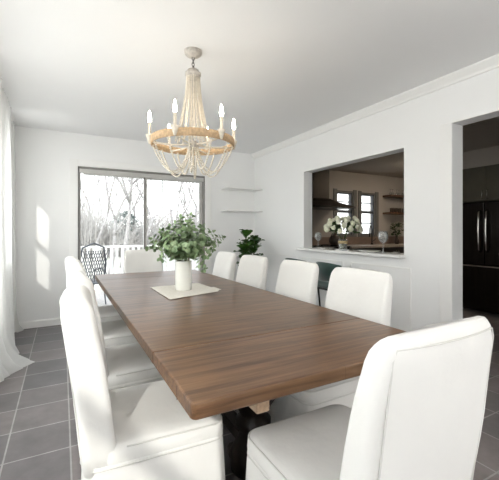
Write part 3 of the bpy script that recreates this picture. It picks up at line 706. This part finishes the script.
bm = bmesh.new(); lathe(bm, [(0.040, 0.013), (0.041, 0.014), (0.0425, 0.07)], 20); obj('water', bm, 'water', fv, smooth=True)
bq = thing('white_flower_bouquet', 'round bouquet of white garden flowers with green foliage in the banded vase', 'flowers', FV); bq.scale = (1.22, 1.22, 1.05)
bm = bmesh.new(); r4 = random.Random(3)
for k in range(14):
    a = r4.uniform(0, 2 * PI); rr = r4.uniform(0.005, 0.03); q = r4.uniform(0.06, 0.13)
    tube(bm, [(rr * math.cos(a) * 0.8, rr * math.sin(a) * 0.8, 0.018), (rr * math.cos(a), rr * math.sin(a), 0.13), (q * math.cos(a), q * math.sin(a), 0.25)], 0.002, 4)
obj('stems', bm, 'bleaf', bq, smooth=True)
bm = bmesh.new()
for k in range(150):
    a = r4.uniform(0, 2 * PI); e = r4.uniform(-0.25, 1.1); R0 = r4.uniform(0.05, 0.135); c = Vector((R0 * math.cos(a) * math.cos(e), R0 * math.sin(a) * math.cos(e), 0.215 + 0.85 * R0 * math.sin(e)))
    dr = (c - Vector((0, 0, 0.18))).normalized(); leaf_disc(bm, c, dr.orthogonal() + Vector((0, 0, 0.8)), dr, r4.uniform(0.03, 0.05), 0.02)
obj('foliage', bm, 'bleaf', bq, smooth=True)
for k in range(34):
    ga = k * 2.39996; zz = 1 - (k + 0.5) / 34 * 1.2; rad = math.sqrt(max(0, 1 - zz * zz)); R0 = 0.155 + r4.uniform(-0.015, 0.02)
    c = Vector((R0 * 1.05 * rad * math.cos(ga), R0 * 1.05 * rad * math.sin(ga), 0.235 + R0 * 0.85 * zz)); rb = r4.uniform(0.026, 0.036)
    bm = bmesh.new(); ball(bm, c, rb * 0.8, 1)
    out = (c - Vector((0, 0, 0.2))).normalized()
    for j in range(26):
        d1 = Vector((r4.gauss(0, 1), r4.gauss(0, 1), r4.gauss(0, 1))).normalized()
        if d1.dot(out) < -0.3: d1 = -d1
        leaf_disc(bm, c + d1 * rb * 0.72, (d1 + out * 0.3), d1.orthogonal(), rb * 0.75, rb * 0.7, -0.3, 6)
    obj('blossom', bm, 'petal', bq, smooth=True)
def plate(loc, r, label):
    bm = bmesh.new(); lathe(bm, [(r * 0.6, 0), (r * 0.62, 0.002), (r, 0.014), (r, 0.017), (r * 0.66, 0.006), (r * 0.3, 0.005)], 32); o = obj('plate', bm, 'plate', smooth=True, loc=loc); return tag(o, label, 'plate', 'plates on the ledge')
plate((2.90, 3.36, LZ), 0.105, 'white plate on the ledge between the left wine glass and the flowers')
plate((2.90, 2.66, LZ), 0.115, 'white plate on the ledge between the flowers and the right wine glass')
def napkin(loc, rz, label, w=0.07, l=0.11):
    bm = bmesh.new(); rings = []
    for k in range(9):
        t = k / 8; x = -l / 2 + l * t; ww = w / 2 * (1 - 0.2 * math.sin(PI * t)); h = 0.010 + 0.006 * math.sin(3 * PI * t) + 0.004 * math.sin(9 * t)
        rings.append([(x, -ww, 0.0), (x, ww, 0.0), (x, ww * 0.9, h), (x, 0, h * 0.8), (x, -ww * 0.9, h)])
    loft(bm, rings); o = obj('napkin', bm, 'napkin', smooth=True, loc=loc, bevel=0); o.rotation_euler = (0, 0, rz); return tag(o, label, 'napkin', 'napkins on the ledge')
napkin((2.90, 2.325, LZ), 0.5, 'folded grey napkin at the right end of the serving ledge')
napkin((2.815, 2.80, LZ), 1.5, 'folded grey napkin just right of the flower vase on the ledge')
napkin((2.815, 3.20, LZ), 1.6, 'folded grey napkin just left of the flower vase on the ledge')

# ------------------------------------------------------------------ kitchen contents
def cabinet(x0, x1, label):
    t = thing('base_cabinet', label, 'cabinet', ((x0 + x1) / 2, 4.72, 0), 0, 'kitchen base cabinets'); w = (x1 - x0) / 2
    obj('body', B((-w, w, 0, 0.56, 0.0, 0.878)), 'kbase', t, bevel=0.003)
    for a, b in ((-w + 0.01, -0.004), (0.004, w - 0.01)):
        dd = obj('door', B((a, b, -0.02, -0.001, 0.10, 0.865)), 'kbase', t, bevel=0.003); hx = b - 0.03 if a < -0.01 else a + 0.03
        obj('handle', B((hx - 0.005, hx + 0.005, -0.045, -0.035, 0.68, 0.82), (hx - 0.005, hx + 0.005, -0.04, -0.02, 0.69, 0.70), (hx - 0.005, hx + 0.005, -0.04, -0.02, 0.80, 0.81)), 'chrome', dd)
cabinet(4.64, 5.47, 'dark base cabinet under the left kitchen window'); cabinet(5.474, 6.30, 'dark base cabinet under the kitchen faucet'); cabinet(6.304, 7.12, 'dark base cabinet below the wooden kitchen shelves')
wt = obj('kitchen_worktop', B((4.64, 7.19, 4.66, 5.29, 0.88, 0.92)), 'ktop', bevel=0.004); tag(wt, 'beige stone worktop running below the kitchen windows', 'counter')
bs = obj('backsplash', B((3.5, 7.19, 5.286, 5.298, 0.92, 1.08)), 'ksplash'); bs['kind'] = 'structure'
rg = thing('kitchen_range', 'black cooking range below the kitchen hood', 'stove', (4.20, 4.70, 0))
obj('body', B((-0.42, 0.42, 0, 0.58, 0.0, 0.90)), 'blackm', rg, bevel=0.004); obj('cooktop', B((-0.42, 0.42, -0.02, 0.58, 0.90, 0.925)), 'blackm', rg, bevel=0.003)
obj('oven_door', B((-0.38, 0.38, -0.03, -0.001, 0.2, 0.74)), 'fridge', rg, bevel=0.004)
for x in (-0.2, 0.2):
    for y in (0.14, 0.42):
        bm = bmesh.new(); tube(bm, [(x + 0.09 * math.cos(2 * PI * k / 16), y + 0.09 * math.sin(2 * PI * k / 16), 0.935) for k in range(16)], 0.006, 5, closed=True); box(bm, x - 0.09, x + 0.09, y - 0.005, y + 0.005, 0.924, 0.938); obj('burner_grate', bm, 'blackm', rg)
pot = thing('stoneware_pot', 'round lidded stoneware pot on the range behind the flowers', 'pot', (4.42, 4.85, 0.9405))
bm = bmesh.new(); lathe(bm, [(0.07, 0), (0.09, 0.01), (0.115, 0.06), (0.115, 0.11), (0.095, 0.15)], 28); obj('body', bm, 'stone', pot, smooth=True)
bm = bmesh.new(); lathe(bm, [(0.095, 0.15), (0.10, 0.154), (0.08, 0.175), (0.02, 0.19), (0.015, 0.195), (0.022, 0.21), (0.01, 0.22)], 28); obj('lid', bm, 'stone', pot, smooth=True)
bm = bmesh.new(); tube(bm, [(0.11 * math.cos(t), 0, 0.12 + 0.12 * math.sin(t)) for t in [PI * k / 12 for k in range(13)]], 0.005, 6); obj('handle', bm, 'blackm', pot)
hd = thing('range_hood', 'dark metal kitchen hood with a flared canopy and square chimney', 'range hood', (4.18, 5.28, 0.0))
obj('chimney', B((-0.19, 0.19, -0.32, 0, 1.78, KZ - 0.002)), 'hood', hd, bevel=0.004)
bm = bmesh.new(); loft(bm, [[(-a, -d1, z), (a, -d1, z), (a, 0, z), (-a, 0, z)] for a, d1, z in ((0.54, 0.62, 1.62), (0.54, 0.62, 1.645), (0.42, 0.52, 1.69), (0.28, 0.40, 1.745), (0.20, 0.33, 1.80))]); obj('canopy', bm, 'hood', hd)
obj('rim', B((-0.547, 0.547, -0.627, 0.0, 1.612, 1.632)), 'blackm', hd, bevel=0.003)
fc = thing('kitchen_faucet', 'dark gooseneck faucet standing below the right kitchen window', 'faucet', (5.67, 5.13, 0.9205))
bm = bmesh.new(); tube(bm, [(0, 0, 0), (0, 0, 0.27)] + [(-0.085 + 0.085 * math.cos(t), -0.03 * (1 - math.cos(t)), 0.27 + 0.12 * math.sin(t)) for t in [PI * k / 14 for k in range(1, 15)]] + [(-0.17, -0.06, 0.16)], 0.0125, 8); obj('spout', bm, 'blackm', fc, smooth=True)
bm = bmesh.new(); lathe(bm, [(0.028, 0), (0.028, 0.01), (0.018, 0.03)], 16); obj('base', bm, 'blackm', fc); bm = bmesh.new(); tube(bm, [(0.0, 0, 0.06), (0.06, -0.02, 0.09), (0.10, -0.02, 0.12)], 0.008, 6); obj('lever', bm, 'blackm', fc)
fc.rotation_euler = (0, 0, 0.15)
k1 = obj('wall_shelf', B((6.18, 7.19, 5.06, 5.295, -0.02, 0.02)), 'kwood', loc=(0, 0, 1.96), bevel=0.003); tag(k1, 'upper wooden kitchen wall shelf holding upturned glasses', 'shelf', 'kitchen wall shelves')
k2 = k1.copy(); COL.objects.link(k2); k2.location = (0, 0, 1.585); k2['label'] = 'lower wooden kitchen wall shelf holding dark mugs'
bm = bmesh.new(); lathe(bm, [(0.03, 0), (0.034, 0.003), (0.032, 0.05), (0.008, 0.07), (0.005, 0.08), (0.005, 0.12), (0.03, 0.126)], 16)
tum = obj('stemware_glass', bm, 'glass', smooth=True, loc=(6.26, 5.15, 1.9805)); tag(tum, 'upturned stem glass on the upper kitchen shelf', 'glass', 'glasses on the upper kitchen shelf')
for k in range(1, 8):
    c = tum.copy(); COL.objects.link(c); c.location = (6.26 + 0.10 * k, 5.15 + 0.03 * (k % 2), 1.9805)
mg = thing('mug', 'dark stoneware mug on the lower kitchen shelf', 'mug', (6.30, 5.15, 1.6055), 0.4, 'mugs on the lower kitchen shelf')
bm = bmesh.new(); lathe(bm, [(0.035, 0), (0.042, 0.004), (0.045, 0.09), (0.041, 0.09), (0.038, 0.01)], 18); obj('cup', bm, 'mug', mg, smooth=True)
bm = bmesh.new(); tube(bm, [(0.04 + 0.028 * math.sin(t), 0, 0.048 + 0.028 * math.cos(t)) for t in [PI * k / 8 for k in range(9)]], 0.005, 6); obj('handle', bm, 'mug', mg, smooth=True)
for x, rz in ((6.42, 0.2), (6.54, 0.9), (6.70, 0.1), (6.82, 0.5), (6.94, 0.7)): dup(mg, (x, 5.15, 1.6055), rz)
kp = thing('leafy_sprig', 'dark leafy sprigs in a small dark vase below the kitchen shelves', 'plant', (6.33, 5.05, 0.9205))
bm = bmesh.new(); lathe(bm, [(0.035, 0), (0.05, 0.02), (0.055, 0.07), (0.03, 0.12), (0.022, 0.16), (0.028, 0.17)], 20); obj('vase', bm, 'mug', kp, smooth=True)
bm = bmesh.new()
for k in range(70):
    a = r4.uniform(0, 2 * PI); q = r4.uniform(0, 1); c = Vector((0.10 * q * math.cos(a), 0.10 * q * math.sin(a), 0.18 + 0.26 * r4.uniform(0, 1) ** 0.8)); leaf_disc(bm, c, Vector((r4.uniform(-1, 1), r4.uniform(-1, 1), 1)), Vector((math.cos(a), math.sin(a), 0.4)), 0.07, 0.04)
for k in range(8):
    a = k * 0.8; tube(bm, [(0, 0, 0.12), (0.05 * math.cos(a), 0.05 * math.sin(a), 0.28), (0.08 * math.cos(a), 0.08 * math.sin(a), 0.4)], 0.002, 4)
obj('foliage', bm, 'bleaf', kp, smooth=True)
# fridge
FX = 5.41
fr = thing('refrigerator', 'black stainless french door refrigerator seen through the doorway', 'refrigerator', (FX, 2.80, 0))
obj('body', B((0.03, 0.72, -0.455, 0.455, 0.02, 1.63)), 'fridge', fr, bevel=0.004)
for a, b, hy in ((-0.455, -0.004, -0.05), (0.004, 0.455, 0.05)):
    dd = obj('door', B((-0.03, 0.025, a, b, 0.71, 1.62)), 'fridge', fr, bevel=0.008, seg=3)
    bm = bmesh.new(); tube(bm, [(-0.03, hy, 0.90), (-0.075, hy, 0.93), (-0.085, hy, 1.05), (-0.09, hy, 1.2), (-0.085, hy, 1.35), (-0.075, hy, 1.47), (-0.03, hy, 1.50)], 0.014, 8); obj('handle', bm, 'chrome', dd, smooth=True)
dd = obj('freezer_drawer', B((-0.03, 0.025, -0.455, 0.455, 0.05, 0.695)), 'fridge', fr, bevel=0.008, seg=3)
obj('drawer_pull', B((-0.045, -0.028, -0.44, 0.44, 0.675, 0.695)), 'chrome', dd, bevel=0.002)
uc = thing('upper_cabinet', 'olive brown cabinet mounted above the refrigerator', 'cabinet', (FX, 2.80, 0))
obj('body', B((0.02, 0.74, -0.46, 0.46, 1.64, 2.15)), 'kcab', uc, bevel=0.003)
for a, b, hy in ((-0.455, -0.003, -0.035), (0.003, 0.455, 0.035)):
    dd = obj('door', B((-0.002, 0.019, a, b, 1.645, 2.145)), 'kcab', uc, bevel=0.003)
    bm = bmesh.new(); tube(bm, [(0.0, hy, 1.67), (-0.028, hy, 1.675), (-0.028, hy, 1.79), (0.0, hy, 1.795)], 0.006, 6); obj('handle', bm, 'chrome', dd, smooth=True)
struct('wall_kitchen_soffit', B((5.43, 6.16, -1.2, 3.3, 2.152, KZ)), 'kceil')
tp = thing('tall_cabinet', 'tall dark pantry cabinet beside the refrigerator', 'cabinet', (FX, 2.0, 0))
obj('body', B((0.02, 0.74, -0.33, 0.33, 0.0, 2.15)), 'kcab', tp, bevel=0.003); obj('door', B((-0.002, 0.019, -0.325, 0.325, 0.1, 2.145)), 'kcab', tp, bevel=0.003)
struct('wall_kitchen_return', B((5.44, 6.16, 3.262, 3.30, 0, 2.15)), 'kwall')

# ------------------------------------------------------------------ outdoors
struct('ground', B((-30, 30, 8.3, 60, -0.9, -0.7)), 'lawn')
struct('deck', B((-1.2, 5.0, YB + 0.16, 8.2, -0.16, -0.06)), 'deck')
rl = thing('deck_railing', 'white wooden deck railing with square balusters outside the patio door', 'railing', (0, 8.05, -0.06))
obj('top_rail', B((-1.2, 5.0, -0.05, 0.05, 0.90, 0.94)), 'railw', rl); obj('bottom_rail', B((-1.2, 5.0, -0.02, 0.02, 0.06, 0.10)), 'railw', rl)
for x in (-1.0, 0.65, 2.3, 3.9): obj('post', B((x - 0.045, x + 0.045, -0.045, 0.045, 0, 0.9)), 'railw', rl)
x = -0.9
while x < 3.8:
    obj('baluster', B((x - 0.026, x + 0.026, -0.02, 0.02, 0.10, 0.90)), 'railw', rl); x += 0.115
pc = thing('patio_chair', 'grey wrought iron lattice patio chair outside the left of the glass door', 'chair', (0.36, 6.55, -0.06), 0.35); pc.scale = (0.88, 0.88, 0.88)
bm = bmesh.new(); tube(bm, [(-0.24, -0.22, 0.42), (-0.26, -0.28, 0.8), (-0.2, -0.32, 1.12), (0, -0.34, 1.2), (0.2, -0.32, 1.12), (0.26, -0.28, 0.8), (0.24, -0.22, 0.42)], 0.018, 8)
for k in range(-5, 6):
    tube(bm, [(k * 0.045 - 0.1, -0.25, 0.46), (k * 0.045 + 0.1, -0.32, 1.06)], 0.008, 4); tube(bm, [(k * 0.045 + 0.1, -0.25, 0.46), (k * 0.045 - 0.1, -0.32, 1.06)], 0.008, 4)
obj('backrest', bm, 'wire', pc)
bm = bmesh.new(); loft(bm, [[(x, y, z) for x, y in rrect(-0.27, 0.27, -0.25, 0.27, 0.06, 5, 3)] for z in (0.41, 0.435)]); obj('seat', bm, 'wire', pc)
for sx in (-1, 1):
    bm = bmesh.new(); tube(bm, [(sx * 0.26, -0.26, 0.66), (sx * 0.29, 0.0, 0.68), (sx * 0.28, 0.24, 0.64), (sx * 0.27, 0.25, 0.43)], 0.015, 6); obj('armrest', bm, 'wire', pc)
    for sy in (-1, 1):
        bm = bmesh.new(); tube(bm, [(sx * 0.24, sy * 0.22, 0.42), (sx * 0.27, sy * 0.26, 0.0)], 0.014, 6); obj('leg', bm, 'wire', pc)

def branch_tree(loc, h, seed, label, lean=(0, 0), depth=5, r0=0.16):
    t = thing('bare_tree', label, 'tree', loc, 0, 'bare winter trees'); rr = random.Random(seed); tb_ = bmesh.new(); bb = bmesh.new()
    def grow(bm, p, d, L, r, lv):
        pts = [p]; q = p.copy(); dd = d.copy()
        for k in range(4):
            dd = (dd + Vector((rr.gauss(0, .10), rr.gauss(0, .10), rr.gauss(0.03, .06)))).normalized(); q = q + dd * L / 4; pts.append(q.copy())
        tube(bm, pts, r, 5 if lv > 2 else 7, r1=r * 0.6)
        if lv >= depth: return
        for k in range(3 if lv < 4 else 4):
            a = rr.uniform(0, 2 * PI); o1 = dd.orthogonal().normalized(); o2 = dd.cross(o1); sp = rr.uniform(0.35, 0.75)
            nd_ = (dd + (o1 * math.cos(a) + o2 * math.sin(a)) * sp).normalized(); i = rr.choice((2, 3, 4, 4))
            grow(bb, pts[i].copy(), nd_, L * rr.uniform(0.6, 0.8), r * (0.55 if i == 4 else 0.42), lv + 1)
    grow(tb_, Vector((0, 0, 0)), Vector((lean[0], lean[1], 1)).normalized(), h * 0.34, r0, 0)
    obj('trunk', tb_, 'treeb', t, smooth=True); obj('branches', bb, 'treeb', t, smooth=True)
def atY(px, Y, z): 
    c = (px - 249.5) / 346.5; return (Y * (0.4756 + 0.8797 * c) / (0.8797 - 0.4756 * c), Y, z)
trees = [(108, 14, 7.0, 1, (0.1, 0), 0.14), (122, 19, 10, 2, (-0.1, 0), 0.2), (142, 16, 8, 3, (0.05, 0), 0.12), (92, 20, 9, 4, (0.2, 0), 0.16), (160, 22, 10, 5, (0, 0), 0.18), (178, 17, 9, 6, (-0.15, 0), 0.15), (196, 24, 11, 7, (0, 0), 0.2), (84, 30, 11, 8, (0, 0), 0.2), (134, 30, 12, 9, (0, 0), 0.22)]
tl = ['bare tree forking low at the left of the patio door', 'tall bare tree in the middle of the left glass pane', 'slender bare tree just left of the door mullion', 'bare leaning tree at the left edge of the glass', 'bare tree behind the eucalyptus in the right pane',
      'bare tree leaning left in the right glass pane', 'large bare tree at the right edge of the glass', 'distant bare tree far left beyond the lawn', 'distant tall bare tree beyond the evergreen']
for (px, Y, h, sd, ln, r0), lb in zip(trees, tl): branch_tree(atY(px, Y, -0.72), h, sd, lb, ln, 6 if Y < 21 else 5, r0 * 0.62)
ev = thing('evergreen_tree', 'rounded grey green evergreen seen through the left door pane', 'tree', atY(125, 30, -0.72))
bm = bmesh.new(); tube(bm, [(0, 0, 0), (0, 0, 2.2), (0.1, 0, 4.2)], 0.16, 7, r1=0.05); obj('trunk', bm, 'treeb', ev)
ev.scale = (0.8, 0.8, 0.7)
bm = bmesh.new(); r5 = random.Random(4)
for k in range(900):
    z = r5.uniform(1.2, 4.9); R0 = 1.35 * math.sin(PI * min(1, (z - 0.7) / 4.3)) ** 0.7; a = r5.uniform(0, 2 * PI); rr = R0 * r5.uniform(0.3, 1); c = Vector((rr * math.cos(a), rr * math.sin(a), z)); leaf_disc(bm, c, Vector((r5.uniform(-1, 1), r5.uniform(-1, 1), 0.8)), Vector((math.cos(a), math.sin(a), 0.2)), 0.45, 0.16, 0.2, 5)
obj('crown', bm, 'ever', ev)
bm = bmesh.new()
for k in range(3600):
    x = r5.uniform(-4, 16); y = r5.uniform(26, 34); h = r5.uniform(1.5, 5.0) * (0.8 + 0.4 * noise.noise(Vector((x * 0.3, 0, 0)))); a = r5.uniform(0, 6.28)
    tube(bm, [(x, y, -0.7), (x + r5.gauss(0, 0.35), y, -0.7 + h * 0.6), (x + r5.gauss(0, .8), y + r5.gauss(0, .3), -0.7 + h)], 0.035, 3, r1=0.008)
tag(obj('thicket', bm, 'brush'), 'tangle of pale winter brush along the far edge of the lawn', 'shrubs', kind='stuff')

# ------------------------------------------------------------------ light
W = bpy.data.worlds.new('sky'); SC.world = W; W.use_nodes = True; nt = W.node_tree; bg = nt.nodes['Background']
tc = nd(nt, 'ShaderNodeTexCoord'); sp = nd(nt, 'ShaderNodeSeparateXYZ'); nt.links.new(tc.outputs['Generated'], sp.inputs[0])
cr = nd(nt, 'ShaderNodeValToRGB'); e = cr.color_ramp.elements; e[0].position = 0.0; e[0].color = (0.95, 0.95, 0.95, 1); e[1].position = 0.7; e[1].color = (0.84, 0.89, 0.98, 1)
nt.links.new(sp.outputs['Z'], cr.inputs[0]); nt.links.new(cr.outputs[0], bg.inputs[0]); bg.inputs[1].default_value = 2.2
def area(name, loc, rot, sx, sy, p, col=(1, 1, 1)):
    l = bpy.data.lights.new(name, 'AREA'); l.shape = 'RECTANGLE'; l.size = sx; l.size_y = sy; l.energy = p; l.color = col
    o = bpy.data.objects.new(name, l); COL.objects.link(o); o.location = loc; o.rotation_euler = rot; return o
sun = bpy.data.lights.new('sun', 'SUN'); sun.energy = 1.7; sun.angle = math.radians(1.4); sun.color = (1.0, 0.95, 0.88)
so = bpy.data.objects.new('sun', sun); COL.objects.link(so)
so.rotation_euler = Vector((0.51, 0.86, -0.55)).to_track_quat('-Z', 'Y').to_euler()
# added area lamps outside the window bank and side windows, filling in for daylight
area('side_window_fill', (XL - 0.25, 4.2, 1.5), (0, -PI / 2 + 0.2, 0), 1.1, 0.45, 13, (1, 0.985, 0.965))
area('front_window_fill', (1.15, YF - 0.25, 1.4), (PI / 2, 0, 0), 2.7, 1.6, 6, (1, 0.99, 0.97))
area('side_window_fill', (XL - 0.25, -0.45, 1.48), (0, -PI / 2, 0), 1.2, 1.2, 6, (0.97, 0.98, 1))
area('side_window_fill', (XL - 0.28, 2.2, 1.35), (0, -PI / 2 + 0.35, 0), 1.4, 2.6, 41, (1, 0.985, 0.965))
area('side_window_fill', (XL - 0.25, -3.3, 1.48), (0, -PI / 2, 0), 1.2, 1.2, 25, (0.97, 0.98, 1))
# flush ceiling lamp behind the viewpoint, unseen, added to brighten the room
lamp = thing('fill_ceiling_lamp', 'round flush lamp added unseen behind the viewpoint as fill light', 'lamp', (1.1, -2.0, ZC))
bm = bmesh.new(); lathe(bm, [(0.15, -0.02), (0.2, -0.02), (0.21, 0.0)], 28); obj('base', bm, 'trim', lamp)
bm = bmesh.new(); lathe(bm, [(0.03, -0.075), (0.11, -0.065), (0.17, -0.04), (0.185, -0.021)], 28); obj('diffuser', bm, mat('fill lamp diffuser', (0.9, 0.9, 0.85), 0.4, emis=(1, 0.95, 0.88), estr=12, nscale=5, namt=0.01), lamp, smooth=True)

# two torchiere lamps and a kitchen ceiling lamp, all unseen, added as fill light
M['bowl'] = mat('lit torchiere bowl', (0.9, 0.88, 0.84), 0.5, emis=(1, 0.95, 0.88), estr=6, nscale=5, namt=0.01)
def uplight(x, y, label, p):
    t = thing('fill_floor_lamp', label, 'lamp', (x, y, 0), 0, 'torchiere fill lamps')
    bm = bmesh.new(); lathe(bm, [(0.14, 0), (0.14, 0.02), (0.02, 0.035)], 24); obj('base', bm, 'blackm', t)
    bm = bmesh.new(); lathe(bm, [(0.012, 0.03), (0.012, 1.62)], 10); obj('pole', bm, 'blackm', t)
    bm = bmesh.new(); lathe(bm, [(0.03, 1.60), (0.10, 1.64), (0.17, 1.72), (0.168, 1.722), (0.09, 1.65), (0.02, 1.615)], 28); obj('lamp_shade', bm, 'bowl', t, smooth=True)
    l = bpy.data.lights.new('uplight_fill', 'AREA'); l.shape = 'DISK'; l.size = 0.3; l.energy = p; l.color = (1, 0.96, 0.91); l.spread = math.radians(160)
    o = bpy.data.objects.new('uplight_fill', l); COL.objects.link(o); o.location = (x, y, 1.74); o.rotation_euler = (PI, 0, 0)
uplight(-0.3, -1.3, 'black torchiere lamp added as unseen fill light by the side window', 13)
uplight(2.4, -0.9, 'black torchiere lamp added as unseen fill light near the doorway', 24)
kl = thing('kitchen_fill_lamp', 'round lamp added as fill on the kitchen ceiling, unseen behind the white wall', 'lamp', (5.6, 3.95, KZ))  # added lamp, hidden by the wall, brightens the dim kitchen
bm = bmesh.new(); lathe(bm, [(0.15, -0.02), (0.2, -0.02), (0.21, -0.001)], 28); obj('base', bm, 'trim', kl)
bm = bmesh.new(); lathe(bm, [(0.03, -0.075), (0.11, -0.065), (0.17, -0.04), (0.185, -0.021)], 28); obj('diffuser', bm, mat('kitchen fill lamp diffuser', (0.9, 0.9, 0.85), 0.4, emis=(1, 0.85, 0.66), estr=33, nscale=5, namt=0.01), kl, smooth=True)

# ------------------------------------------------------------------ camera
cam = bpy.data.cameras.new('camera'); co = bpy.data.objects.new('camera', cam); COL.objects.link(co)
co.location = (0, 0, 1.2); co.rotation_euler = (PI / 2, 0, -math.radians(28.4))
cam.sensor_width = 36; cam.lens = 346.5 / 499 * 36; cam.shift_y = -9 / 499; cam.clip_start = 0.05; cam.clip_end = 200
SC.camera = co
SC.view_settings.view_transform = 'Standard'; SC.view_settings.look = 'None'; SC.view_settings.gamma = 1; SC.view_settings.exposure = 0.50
SC.cycles.use_denoising = True
SC.cycles.max_bounces = 12; SC.cycles.diffuse_bounces = 7; SC.cycles.transparent_max_bounces = 16
SC.cycles.sample_clamp_indirect = 8
